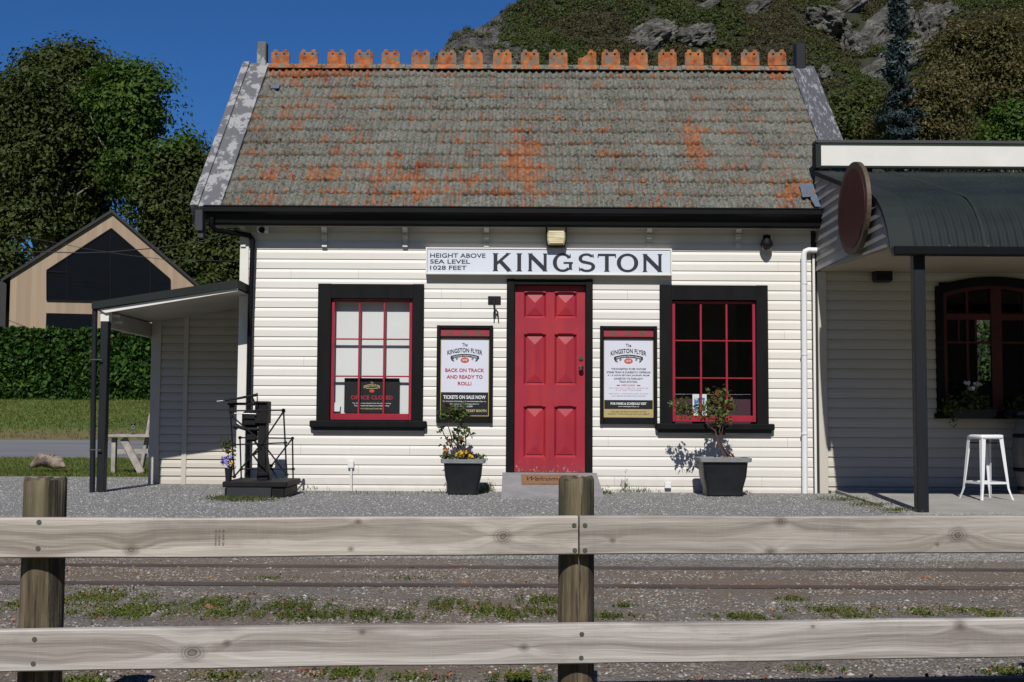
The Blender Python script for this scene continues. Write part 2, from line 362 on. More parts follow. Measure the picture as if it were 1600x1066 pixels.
y_ = N.sep()[1]; dry = N.math('SUBTRACT', 1, N.math('ABSOLUTE', N.math('DIVIDE', N.math('SUBTRACT', y_, 13.3), 1.9)), clamp=True)
c = N.mix(N.math('MULTIPLY', dry, N.math('ADD', N.noise(2, 5), .35), clamp=True), c, (.20, .12, .06)); N.col(c); N.rough(.9); N.bump(N.noise(50, 4), .5, .03); MT['lawn'] = N.m
N = NT('road'); c = N.ramp(N.noise(1.5, 6, .65, N.co((.2, 1.5, 1))), [(.3, (.14, .14, .15)), (.7, (.22, .22, .23))]); N.col(c); N.rough(.85); N.bump(N.noise(60, 3), .3, .005); MT['road'] = N.m
MT['blade'] = foliage('grass_blades', (.045, .07, .010), (.10, .14, .022), (.16, .19, .04), (.26, .18, .06), .35)
MT['moss'] = foliage('moss_tufts', (.04, .06, .010), (.10, .14, .020), (.17, .20, .035), (.26, .16, .06), .3)
MT['rail'] = paint('rusty_rail', (.10, .08, .072), .5, .3, 8, .2, metal=.2, chips=((.12, .06, .035), 6, .62), stretch=(.3, 1, 1))
MT['sleeper'] = paint('sleeper_wood', (.10, .08, .065), .85, .3, 8, .4)

# ------------------------------------------------------------------ mesh helpers
def tag(o, label, cat, group=None):
    o['label'] = label; o['category'] = cat
    if group: o['group'] = group
    return o
def thing(name, label, cat, loc=(0, 0, 0), group=None):
    o = bpy.data.objects.new(name, None); COL.objects.link(o); o.location = loc; o.empty_display_size = .2
    return tag(o, label, cat, group)
def struct(o, kind='structure'): o['kind'] = kind; return o
def adopt(o, parent):
    if parent is not None:
        o.parent = parent
        # local frames are kept as world frames for one-off things
        pm = Matrix.Identity(4); q = parent
        if q.get('_local'): return o
        while q is not None:
            pm = Matrix.LocRotScale(q.location, q.rotation_euler, None) @ pm if not q.parent else pm
            q = q.parent
        root = parent
        while root.parent: root = root.parent
        if parent is root: o.matrix_parent_inverse = Matrix.Translation(root.location).inverted()
    return o
class MB:
    def __init__(s): s.v = []; s.f = []; s.sm = []; s.at = {}
    def add(s, vs, fs, smooth=False):
        k = len(s.v); s.v += [tuple(v) for v in vs]; s.f += [[i + k for i in f] for f in fs]; s.sm += [smooth] * len(fs); return s
    def box(s, a, b, bev=0):
        x0, y0, z0 = [min(p, q) for p, q in zip(a, b)]; x1, y1, z1 = [max(p, q) for p, q in zip(a, b)]
        if bev <= 0:
            vs = [(x, y, z) for z in (z0, z1) for y in (y0, y1) for x in (x0, x1)]
            return s.add(vs, [(0, 2, 3, 1), (4, 5, 7, 6), (0, 1, 5, 4), (2, 6, 7, 3), (0, 4, 6, 2), (1, 3, 7, 5)])
        e = min(bev, (x1 - x0) / 2.01, (y1 - y0) / 2.01, (z1 - z0) / 2.01)
        import bmesh
        bm = bmesh.new(); bmesh.ops.create_cube(bm, size=1)
        for v in bm.verts: v.co = ((x0 + x1) / 2 + v.co.x * (x1 - x0), (y0 + y1) / 2 + v.co.y * (y1 - y0), (z0 + z1) / 2 + v.co.z * (z1 - z0))
        bmesh.ops.bevel(bm, geom=bm.edges[:], offset=e, segments=1, affect='EDGES')
        bm.verts.index_update(); s.add([v.co[:] for v in bm.verts], [[v.index for v in f.verts] for f in bm.faces]); bm.free(); return s
    def obox(s, c, size, rot):   # oriented box, rot = Matrix 3x3
        vs = []
        for z in (-.5, .5):
            for y in (-.5, .5):
                for x in (-.5, .5):
                    vs.append(Vector(c) + rot @ Vector((x * size[0], y * size[1], z * size[2])))
        return s.add(vs, [(0, 2, 3, 1), (4, 5, 7, 6), (0, 1, 5, 4), (2, 6, 7, 3), (0, 4, 6, 2), (1, 3, 7, 5)])
    def bar(s, p, q, w, h):      # rectangular bar between points
        p, q = Vector(p), Vector(q); d = (q - p); L = d.length; d.normalize()
        up = Vector((0, 0, 1)) if abs(d.z) < .9 else Vector((0, 1, 0))
        sx = d.cross(up).normalized(); sz = sx.cross(d).normalized()
        rot = Matrix((sx, d, sz)).transposed()
        return s.obox((p + q) / 2, (w, L, h), rot)
    def tube(s, pts, r, n=8, cap=True, smooth=True):
        pts = [Vector(p) for p in pts]; rs = r if isinstance(r, (list, tuple)) else [r] * len(pts)
        vs = []; fs = []; prev = None
        for i, p in enumerate(pts):
            d = (pts[min(i + 1, len(pts) - 1)] - pts[max(i - 1, 0)]).normalized()
            a = prev if prev is not None else (Vector((1, 0, 0)) if abs(d.x) < .8 else Vector((0, 1, 0)))
            a = (a - d * a.dot(d)).normalized(); b = d.cross(a); prev = a
            for k in range(n):
                t = 2 * math.pi * k / n; vs.append(p + (a * math.cos(t) + b * math.sin(t)) * rs[i])
        for i in range(len(pts) - 1):
            for k in range(n): fs.append((i * n + k, i * n + (k + 1) % n, (i + 1) * n + (k + 1) % n, (i + 1) * n + k))
        s.add(vs, fs, smooth)
        if cap:
            s.add(vs[:n], [tuple(range(n))[::-1]]); s.add(vs[-n:], [tuple(range(n))])
        return s
    def lathe(s, prof, c, n=24, smooth=True):   # prof [(r,z)], axis z at c
        vs = []; fs = []
        for r, z in prof:
            for k in range(n):
                t = 2 * math.pi * k / n; vs.append((c[0] + r * math.cos(t), c[1] + r * math.sin(t), c[2] + z))
        for i in range(len(prof) - 1):
            for k in range(n): fs.append((i * n + k, i * n + (k + 1) % n, (i + 1) * n + (k + 1) % n, (i + 1) * n + k))
        s.add(vs, fs, smooth); s.add(vs[:n], [tuple(range(n))[::-1]]); s.add(vs[-n:], [tuple(range(n))]); return s
    def prismY(s, poly, y0, y1):  # polygon in (x,z) extruded along y
        n = len(poly)
        ar = sum(poly[i][0] * poly[(i + 1) % n][1] - poly[(i + 1) % n][0] * poly[i][1] for i in range(n))
        if ar < 0: poly = poly[::-1]
        vs = [(x, y0, z) for x, z in poly] + [(x, y1, z) for x, z in poly]
        fs = [tuple(range(n)), tuple(range(2 * n - 1, n - 1, -1))] + [(i, i + n, (i + 1) % n + n, (i + 1) % n) for i in range(n)]
        return s.add(vs, fs)
    def prismX(s, poly, x0, x1):  # polygon in (y,z) extruded along x
        n = len(poly)
        vs = [(x0, y, z) for y, z in poly] + [(x1, y, z) for y, z in poly]
        fs = [tuple(range(n))[::-1], tuple(range(n, 2 * n))] + [(i, (i + 1) % n, (i + 1) % n + n, i + n) for i in range(n)]
        return s.add(vs, fs)
    def build(s, name, mat, parent=None):
        me = bpy.data.meshes.new(name); me.from_pydata(s.v, [], s.f)
        me.polygons.foreach_set('use_smooth', s.sm); me.materials.append(MT[mat] if isinstance(mat, str) else mat)
        for k, arr in s.at.items():
            a = me.attributes.new(k, 'FLOAT', 'POINT'); a.data.foreach_set('value', arr)
        me.update(); me.validate()
        o = bpy.data.objects.new(name, me); COL.objects.link(o)
        return adopt(o, parent)

def npmesh(name, V, Fq, mat, parent=None, smooth=False):
    me = bpy.data.meshes.new(name); V = np.asarray(V, dtype=np.float32); Fq = np.asarray(Fq, dtype=np.int32)
    k = Fq.shape[1]; me.vertices.add(len(V)); me.vertices.foreach_set('co', V.ravel())
    me.loops.add(Fq.size); me.loops.foreach_set('vertex_index', Fq.ravel())
    me.polygons.add(len(Fq)); me.polygons.foreach_set('loop_start', np.arange(0, Fq.size, k, dtype=np.int32))
    try: me.polygons.foreach_set('loop_total', np.full(len(Fq), k, dtype=np.int32))
    except Exception: pass
    me.polygons.foreach_set('use_smooth', np.full(len(Fq), smooth)); me.materials.append(MT[mat] if isinstance(mat, str) else mat)
    me.update(calc_edges=True)
    o = bpy.data.objects.new(name, me); COL.objects.link(o); return adopt(o, parent)
def leaves(name, C, size, mat, parent=None, aspect=.55, up=0.0, jitter=.35, nrm0=None, spread=.55):
    """many small folded leaf faces around the points C"""
    C = np.asarray(C, dtype=float); n = len(C)
    if nrm0 is not None:
        nb = np.asarray(nrm0) + RNG.normal(size=(n, 3)) * spread; nb /= np.linalg.norm(nb, axis=1)[:, None]
    a = RNG.normal(size=(n, 3)); a[:, 2] += up
    if nrm0 is not None: a -= nb * (a * nb).sum(1)[:, None]
    a /= np.linalg.norm(a, axis=1)[:, None]
    b = RNG.normal(size=(n, 3)); b -= a * (a * b).sum(1)[:, None]; b /= np.linalg.norm(b, axis=1)[:, None]
    if nrm0 is not None: b = np.cross(nb, a)
    nrm = np.cross(a, b)
    sz = (np.asarray(size) * (1 + jitter * RNG.normal(size=n)).clip(.4, 1.9))[:, None]
    L = a * sz; Wd = b * sz * aspect; fold = nrm * sz * .12
    V = np.stack([C - L * .5, C + Wd * .5 + fold, C + L * .5, C - Wd * .5 + fold], axis=1).reshape(-1, 3)
    Fq = np.arange(4 * n).reshape(n, 4); return npmesh(name, V, Fq, mat, parent)
def stones(name, C, size, mat, parent=None):
    n = len(C); base = np.array([(1, 0, 0), (-1, 0, 0), (0, 1, 0), (0, -1, 0), (0, 0, 1), (0, 0, -1)], float)
    fc = np.array([(0, 2, 4), (2, 1, 4), (1, 3, 4), (3, 0, 4), (2, 0, 5), (1, 2, 5), (3, 1, 5), (0, 3, 5)])
    a = RNG.random(n) * 6.283; ca, sa = np.cos(a), np.sin(a)
    sc = size[:, None, None] * (0.55 + .6 * RNG.random((n, 6, 1)))
    V = base[None] * sc; V[:, :, 2] *= .6
    V[:, :, :2] += RNG.normal(size=(n, 6, 2)) * size[:, None, None] * .18
    x = V[:, :, 0] * ca[:, None] - V[:, :, 1] * sa[:, None]; y = V[:, :, 0] * sa[:, None] + V[:, :, 1] * ca[:, None]
    V[:, :, 0] = x; V[:, :, 1] = y; V += np.asarray(C)[:, None, :]
    Fq = (fc[None] + (np.arange(n) * 6)[:, None, None]).reshape(-1, 3)
    return npmesh(name, V.reshape(-1, 3), Fq, mat, parent)

def siding(mb, x0, x1, z0, z1, holes=(), y=0.0, pitch=.1095, zref=None, swap=False, lean=1.0):
    """weatherboards on the plane y; each board leans out at its foot"""
    zref = z0 if zref is None else zref
    prof = [(0, -.005), (0, -.0145), (.62, -.0142), (.74, -.0115), (.88, -.007), (1.0, -.005)]
    if lean > 1: prof = [(0, -.002), (0, -.024), (.5, -.019), (.85, -.010), (.97, -.002), (1.0, -.002)]
    k0 = math.floor((z0 - zref) / pitch) - 1; k1 = math.ceil((z1 - zref) / pitch) + 1
    for k in range(k0, k1):
        b = zref + k * pitch
        pts = [(b + t * pitch, y + d) for t, d in prof]
        for (za, ya), (zb, yb) in zip(pts[:-1], pts[1:]):
            cuts = {za, zb}
            for h in holes:
                for q in (h[2], h[3]):
                    if za < q < zb: cuts.add(q)
            for q in (z0, z1):
                if za < q < zb: cuts.add(q)
            cs = sorted(cuts) if zb > za else [za, zb]
            for a, c in zip(cs[:-1], cs[1:]):
                mid = (a + c) / 2
                if mid < z0 - 1e-6 or mid > z1 + 1e-6: continue
                f = (lambda q: ya + (yb - ya) * (q - za) / (zb - za)) if zb > za else None
                y_a = f(a) if f else ya; y_c = f(c) if f else yb
                iv = [(x0, x1)]
                for h in holes:
                    if h[2] < mid < h[3]:
                        iv2 = []
                        for p, q in iv:
                            if h[1] <= p or h[0] >= q: iv2.append((p, q)); continue
                            if h[0] > p: iv2.append((p, h[0]))
                            if h[1] < q: iv2.append((h[1], q))
                        iv = iv2
                for p, q in iv:
                    vs = [(p, y_a, a), (q, y_a, a), (q, y_c, c), (p, y_c, c)]
                    if swap: vs = [(v[1], v[0], v[2]) for v in vs]
                    mb.add(vs, [(0, 1, 2, 3)])
    return mb

def textmesh(mb, s, cx, cz, wid, hgt, y, bold=0.0, arch=0.0, rot=None, slant=0.0, base=False):
    cu = bpy.data.curves.new('t', 'FONT'); cu.body = s; cu.size = 1; cu.offset = bold; cu.resolution_u = 3; cu.shear = slant
    o = bpy.data.objects.new('t', cu); COL.objects.link(o)
    dg = bpy.context.evaluated_depsgraph_get(); dg.update()
    me = bpy.data.meshes.new_from_object(o.evaluated_get(dg))
    vs = np.array([v.co[:] for v in me.vertices]); fs = [tuple(p.vertices) for p in me.polygons]
    bpy.data.objects.remove(o); bpy.data.curves.remove(cu); bpy.data.meshes.remove(me)
    if len(vs) == 0: return
    mn, mx = vs.min(0), vs.max(0)
    X = (vs[:, 0] - (mn[0] + mx[0]) / 2) / (mx[0] - mn[0]) * wid
    Z = (vs[:, 1] - (mn[1] + mx[1]) / 2) / (mx[1] - mn[1]) * hgt
    if arch: Z = Z - arch * (X / (wid / 2)) ** 2
    out = [(cx + a, y, cz + b) for a, b in zip(X, Z)]
    mb.add(out, [f if True else f for f in fs])

# =================================================================== GROUND
GB = -.405                                  # level of the track bed
def gz(Y):                                 # ground level along the view
    pts = [(-60, GB), (-3.75, GB), (-3.42, -.355), (-3.34, -.02), (-2, -.01), (2.5, 0), (4, -.05), (6, -.06), (8.4, .05), (12.4, .30), (23, 1.3), (26, 1.4), (60, 1.6), (88, 3), (1500, 3)]
    for (a, za), (b, zb) in zip(pts[:-1], pts[1:]):
        if a <= Y <= b: return za + (zb - za) * (Y - a) / (b - a)
    return GB if Y < 0 else 3
ys = [-1500, -60, -14, -10, -6, -3.75, -3.42, -3.34, -2, 0, 2.5, 4, 6, 8.4, 10, 12.4, 16, 20, 23, 26, 40, 60, 88, 300, 1500]
xs = [-1500, -300, -60, -20, -8, -4, 0, 4, 8, 20, 60, 300, 1500]
def sheet(name, xs, ys, mat, dz=0, kind='structure'):
    V = [(x, y, gz(y) + dz) for y in ys for x in xs]; n = len(xs)
    Fs = [(j * n + i, j * n + i + 1, (j + 1) * n + i + 1, (j + 1) * n + i) for j in range(len(ys) - 1) for i in range(n - 1)]
    return struct(MB().add(V, Fs).build(name, mat), kind)
sheet('ground', xs, [-10.5, -10, -6, -3.75, -3.42], 'ballast')
sheet('lawn', xs, [-1500, -60, -14, -10.5], 'lawn')  # unseen ground behind the camera, made grass to lessen bounce on the walls
sheet('platform', xs, [y for y in ys if -3.42 <= y <= 2.5] + [3.2], 'gravel')
sheet('lawn', xs, [y for y in (3.2, 4, 6, 8.4, 8.5)], 'lawn')
sheet('road', xs, [8.5, 10, 12.4], 'road')
sheet('lawn', xs, [y for y in ys if y >= 12.4], 'lawn')

# loose stones
def scatter(n, x0, x1, y0, y1): return RNG.uniform(x0, x1, n), RNG.uniform(y0, y1, n)
X, Y = scatter(90000, -4.9, 4.9, -9.0, -3.44)
keep = np.abs(X) < (Y - CAMY) * .46
X, Y = X[keep], Y[keep]
sz = RNG.uniform(.0045, .013, len(X)); bare = np.array([mnoise.noise(Vector((x * .9, y * 2.6, 4))) + .5 * mnoise.noise(Vector((x * 3, y * 6, 9))) for x, y in zip(X, Y)]); k_ = RNG.random(len(X)) > (bare * 2.2 + .25 + .2 * ((Y > -4.85) & (Y < -3.6))).clip(0, .92); X, Y, sz = X[k_], Y[k_], sz[k_] * (1 + .9 * (RNG.random(k_.sum()) > .965))
C = np.stack([X, Y, np.interp(Y, [-3.75, -3.42], [GB, -.355]) + .002], 1)
struct(stones('gravel', C, sz, 'stones2'), 'stuff')
X, Y = scatter(90000, -6.8, 5.0, -3.3, 2.6)
keep = (np.abs(X) < (Y - CAMY) * .46) & ~((Y > -.05) & (X > -3.3))
X, Y = X[keep], Y[keep]; sz = RNG.uniform(.004, .0095, len(X)) * (1 + .7 * (RNG.random(len(X)) > .93))
Z = np.interp(Y, [-3.34, -2, 2.5], [-.02, -.01, 0]) + .001
struct(stones('gravel', np.stack([X, Y, Z], 1), sz, 'stones'), 'stuff')

# ------------------------------------------------------------------ railway tracks
def track(label, ya, slope, x0=-9, x1=9):
    t = thing('railway_track', label, 'railway track', (0, ya, GB))
    zt = -.383
    for k in (0, 1.067):
        prof = [(-.06, GB - .06), (.06, GB - .06), (.06, GB - .05), (.012, GB - .04), (.012, zt - .022), (.033, zt - .018), (.033, zt - .004), (.025, zt), (-.025, zt), (-.033, zt - .004), (-.033, zt - .018), (-.012, zt - .022), (-.012, GB - .04), (-.06, GB - .05)]
        mb = MB(); n = len(prof); vs = []
        for x in (x0, x1): vs += [(x, ya + k + slope * x + a, b) for a, b in prof]
        mb.add(vs, [tuple(range(n))[::-1], tuple(range(n, 2 * n))] + [(i, (i + 1) % n, (i + 1) % n + n, i + n) for i in range(n)])
        mb.build('rail', 'rail', t)
    return t
track('farther railway track, two rusty rails half sunk in the gravel below the platform', -13.6 + 8.83, 0.0)
track('nearer railway track, dark rails running just behind the lower fence rail', -13.6 + 5.50, .10)

# moss and grass tufts between the tracks
cl = []
for (px, py, rx, ry, n) in [(150, 935, .35, .16, 700), (190, 960, .35, .10, 600), (230, 950, .3, .1, 300), (330, 945, .22, .12, 400), (350, 960, .2, .1, 260), (40, 945, .2, .12, 260), (450, 950, .3, .14, 520), (480, 965, .35, .07, 420),
                            (560, 960, .3, .08, 300), (620, 968, .2, .06, 160), (700, 945, .25, .1, 300), (760, 955, .3, .08, 380), (800, 965, .2, .06, 220), (850, 940, .18, .1, 300), (860, 958, .25, .06, 260), (945, 965, .2, .05, 200), (975, 948, .08, .03, 90),
                            (1165, 966, .22, .05, 240), (1240, 938, .12, .06, 120), (1300, 955, .3, .06, 240), (1340, 964, .2, .05, 160), (1440, 960, .12, .06, 150), (1500, 955, .25, .05, 160), (1550, 962, .12, .05, 120),
                            (1420, 888, .06, .03, 160), (1300, 886, .2, .03, 110), (640, 905, .3, .05, 60), (420, 905, .2, .05, 80), (1130, 885, .15, .03, 60), (540, 1055, .12, .05, 320), (640, 1062, .2, .04, 160), (810, 1062, .12, .05, 350), (1580, 1052, .15, .05, 200), (1260, 1048, .2, .04, 100), (130, 1066, .2, .05, 200), (350, 1060, .15, .04, 160)]:
    n = int(n * 1.9); q = PZ(px, py, GB); a = RNG.normal(size=(n, 2)) * .5; lump = np.round(a * 2.4) / 2.4; a = lump + (a - lump) * .75 + np.sin(lump * 9) * .08
    h = np.abs(RNG.normal(size=n)) * .009
    cl.append(np.stack([q.x + a[:, 0] * rx, q.y + a[:, 1] * ry * 2.2, GB + .006 + h], 1))
cl = np.concatenate(cl)
struct(leaves('moss', cl, np.full(len(cl), .020), 'moss', aspect=.4, up=.5), 'stuff')
# weeds by the wall foot, round the pots, the scale and the concrete edge
cl = []
for (px, py, rx, ry, n, hh) in [(752, 770, .08, .05, 260, .07), (768, 757, .06, .03, 120, .10), (942, 772, .12, .05, 260, .05), (963, 760, .05, .02, 80, .15), (985, 764, .2, .03, 120, .04), (365, 782, .22, .06, 500, .03), (405, 782, .2, .04, 300, .03), (345, 780, .15, .05, 300, .03),
                                (1320, 782, .25, .06, 320, .03), (1360, 790, .2, .05, 280, .03), (1400, 799, .18, .04, 260, .03), (1155, 772, .15, .03, 120, .03), (480, 764, .2, .02, 60, .05), (1285, 768, .06, .02, 60, .03), (690, 771, .15, .03, 60, .03), (860, 776, .3, .03, 90, .03), (560, 772, .8, .15, 120, .02)]:
    q = PZ(px, py, 0); a = RNG.normal(size=(n, 2)) * .5
    cl.append(np.stack([q.x + a[:, 0] * rx, q.y + a[:, 1] * ry * 2, np.abs(RNG.normal(size=n)) * hh * .5 + .004], 1))
cl = np.concatenate(cl); cl[:, 1] = np.minimum(cl[:, 1], -.03)
struct(leaves('weeds', cl, np.full(len(cl), .024), 'blade', aspect=.25, up=1.6), 'stuff')
# lawn blades (visible part only)
X, Y = scatter(42000, -14, -4.9, 3.1, 8.4); keep = (X > -(Y - CAMY) * .45) & (X < -(Y - CAMY) * .25); X, Y = X[keep], Y[keep]
Z = np.interp(Y, [2.5, 4, 6, 8.4], [0, -.05, -.06, .05]) + .015
struct(leaves('grass', np.stack([X, Y, Z], 1), np.full(len(X), .06), 'blade', aspect=.12, up=1.8), 'stuff')
X, Y = scatter(45000, -20, -6, 12.5, 23); keep = (X > -(Y - CAMY) * .45) & (X < -(Y - CAMY) * .25) & (RNG.random(len(X)) > (1 - np.abs(Y - 13.3) / 1.9).clip(0, .7)); X, Y = X[keep], Y[keep]
Z = np.interp(Y, [12.4, 23], [.30, 1.3]) + .02
struct(leaves('grass', np.stack([X, Y, Z], 1), np.full(len(X), .09), 'blade', aspect=.14, up=1.8), 'stuff')
# fallen leaves and bark chips
pts = []; 
for i in range(220):
    px = random.uniform(20, 1590); py = random.choice([random.uniform(872, 915), random.uniform(915, 975), random.uniform(1050, 1066)])
    q = PZ(px, py, GB); pts.append((q.x, q.y, GB + .012))
for px, py in [(172, 923), (327, 951), (395, 930), (500, 1058), (480, 1052), (820, 913), (730, 913), (1450, 905)]:
    q = PZ(px, py, GB)
    for k in range(7): pts.append((q.x + random.uniform(-.04, .04), q.y + random.uniform(-.03, .03), GB + .015))
struct(leaves('leaf_litter', pts, np.full(len(pts), .026), 'litter', aspect=.6, up=0), 'stuff')

# =================================================================== STATION BUILDING
XL = P(372, 600).x; XR = P(1277, 600).x
WT = 2.95                                   # wall plate
st = thing('station_building', 'cream weatherboard railway station with lichen-covered red tile roof and red door', 'building', (0, 2.2, 0))
YB = 4.4
def rect(px0, px1, py0, py1, Y=0):
    a = P(px0, (py0 + py1) / 2, Y).x; b = P(px1, (py0 + py1) / 2, Y).x
    c = P((px0 + px1) / 2, py1, Y).z; d = P((px0 + px1) / 2, py0, Y).z
    return a, b, c, d
w1 = rect(515, 645, 465, 659); w2 = rect(1048, 1182, 468, 662); dr = rect(802, 915, 440, 740)
zref = P(800, 665.6).z
joints = []
for px, py in ((470, 700), (560, 730), (455, 430), (640, 700), (760, 725), (960, 745), (1190, 755), (1230, 690), (1225, 520), (980, 455), (720, 480), (690, 465), (1215, 415), (560, 425), (950, 690), (475, 560)):
    q = P(px, py); kk = math.floor((q.z - zref) / .1095); joints.append((q.x, q.x + .0018, zref + kk * .1095, zref + (kk + 1) * .1095 - .001))
mb = MB(); siding(mb, XL + .02, XR - .06, -.03, WT, [w1, w2, dr] + joints, 0, .1095, zref)
mb.build('wall', 'wall', st)
# linings behind the boards, side walls, gables, back
def lining(mb, x0, x1, z0, z1, holes, ya, yb):
    xs = sorted({x0, x1, *[h[0] for h in holes], *[h[1] for h in holes]}); zs = sorted({z0, z1, *[h[2] for h in holes], *[h[3] for h in holes]})
    for a, b in zip(xs[:-1], xs[1:]):
        for c, d in zip(zs[:-1], zs[1:]):
            mx, mz = (a + b) / 2, (c + d) / 2
            if any(h[0] < mx < h[1] and h[2] < mz < h[3] for h in holes) or mz < z0 or mz > z1: continue
            mb.box((a, ya, c), (b, yb, d))
mb = MB(); lining(mb, XL, XR, -.05, WT, [w1, w2, dr], .004, .12); mb.build('wall_lining', 'interior', st)
EY, EZ = -.25, P(800, 327, -.25).z; RY = 2.16; RZ = P(820, 107, RY).z
pitch = math.atan2(RZ - EZ, RY - EY)
def rz(Y): return EZ + (RZ - EZ) * (Y - EY) / (RY - EY)
gy = [(.12, -.05), (YB, -.05), (YB, 2.6), (RY, RZ - .12), (.12, rz(.12) - .12)]
MB().prismX(gy, XL, XL + .1).build('gable_wall', 'wall', st); MB().prismX(gy, XR - .1, XR).build('gable_wall', 'wall', st)
mb = MB(); mb.box((XL + .1, YB - .1, -.05), (XR - .1, YB, 2.7)); mb.build('back_wall', 'wall', st)
mb = MB(); mb.box((XL + .1, .12, -.04), (XR - .1, YB - .1, .1)); mb.build('floor', 'interior', st)
mb = MB(); mb.box((XL + .1, .12, 2.7), (XR - .1, YB - .1, 2.75)); mb.box((XL + 3.2, .13, .1), (XL + 3.25, YB - .12, 2.7)); mb.build('ceiling', 'interior', st)
# corner boards
mb = MB(); a = P(371, 600, -.03).x; b = P(384.5, 600, -.03).x
mb.box((a, -.032, -.03), (b, .02, WT)); mb.build('corner_board', 'trim', st)
mb = MB(); a = P(1271.5, 600, -.03).x; b = P(1275, 600, -.03).x
mb.box((a, -.03, -.03), (b, .0, 2.66)); mb.build('corner_board', 'trim', st)

# --- roof of interlocking tiles
TXL, TXR = P(345, 322, EY).x, P(1236, 110, RY).x
NC = 12; nr = int(round((TXR - TXL) / .088)); rp = (TXR - TXL) / nr
slope_len = math.hypot(RY - EY, RZ - EZ)
sn = Vector((0, -math.sin(pitch), math.cos(pitch))); sdn = Vector((0, math.cos(pitch), math.sin(pitch)))
def rprof(u):    # u in rolls; a marseille-like pair of rolls with a flat pan
    f = u - math.floor(u)
    return .015 * math.cos(2 * math.pi * f) + .003 * math.cos(4 * math.pi * f) + .003 * (1 if math.floor(u) % 2 else 0)
def tile_slope(front=True):
    sub = 6; V = []; Fs = []; ed = []; cr_ = []; tl_ = []
    cols = nr * sub + 1
    for c in range(NC):
        tj = [(random.uniform(-.006, .006), random.uniform(-.013, .013)) for _ in range(nr // 2 + 2)]
        tid = [random.random() for _ in range(nr // 2 + 2)]
        s0 = slope_len * c / NC; s1 = slope_len * (c + 1) / NC + .03
        base = len(V)
        rows = [(s0, -.016, .9), (s0, .030, 1.0), (s0 + .05, .027, .5), ((s0 + s1) / 2, .014, .0), (s1, .002, -.2)]
        for (s, h, e) in rows:
            for i in range(cols):
                u = i / sub; x = TXL + u * rp; j = tj[min(int(u // 2), len(tj) - 1)]
                hh = h + (rprof(u) if h > -.01 else 0) + j[0]
                sag = .006 * math.sin(x * 1.7 + c) + .004 * math.sin(x * 5.1 + c * 2)
                ss = s + j[1] * (1 if s == s0 else 0) + (.011 * (rprof(u) / .015) * -1 if s == s0 else 0)
                p = Vector((x, EY, EZ)) + sdn * ss + sn * (hh + sag)
                if not front: p.y = 2 * RY - p.y
                V.append(p); ed.append(e); tl_.append(tid[min(int((u + .01) // 2), len(tid) - 1)]); cr_.append(math.cos(2 * math.pi * u) * .5 + random.uniform(-.5, .5))
        for r_ in range(len(rows) - 1):
            for i in range(cols - 1):
                a = base + r_ * cols + i
                ym = (V[a].y + V[a + cols].y) / 2
                xm = V[a].x
                if front and xm > XR + .02 and ym < .16: continue
                Fs.append((a, a + 1, a + cols + 1, a + cols) if front else (a, a + cols, a + cols + 1, a + 1))
    mb = MB(); mb.add(V, Fs, True); mb.at['edge'] = ed; mb.at['crest'] = cr_; mb.at['tile'] = tl_
    return mb
roof = tile_slope().build('roof', 'tiles', st)
tile_slope(False).build('roof', 'tiles', st)
# roof boarding under the tiles keeps daylight out
mb = MB()
mb.prismX([(EY + .02, EZ - .03), (RY, RZ - .03), (2 * RY - EY, EZ - .03), (2 * RY - EY, EZ - .07), (RY, RZ - .07), (EY + .02, EZ - .07)], TXL + .01, XR - .01)
mb.build('roof_boarding', 'soffit', st)
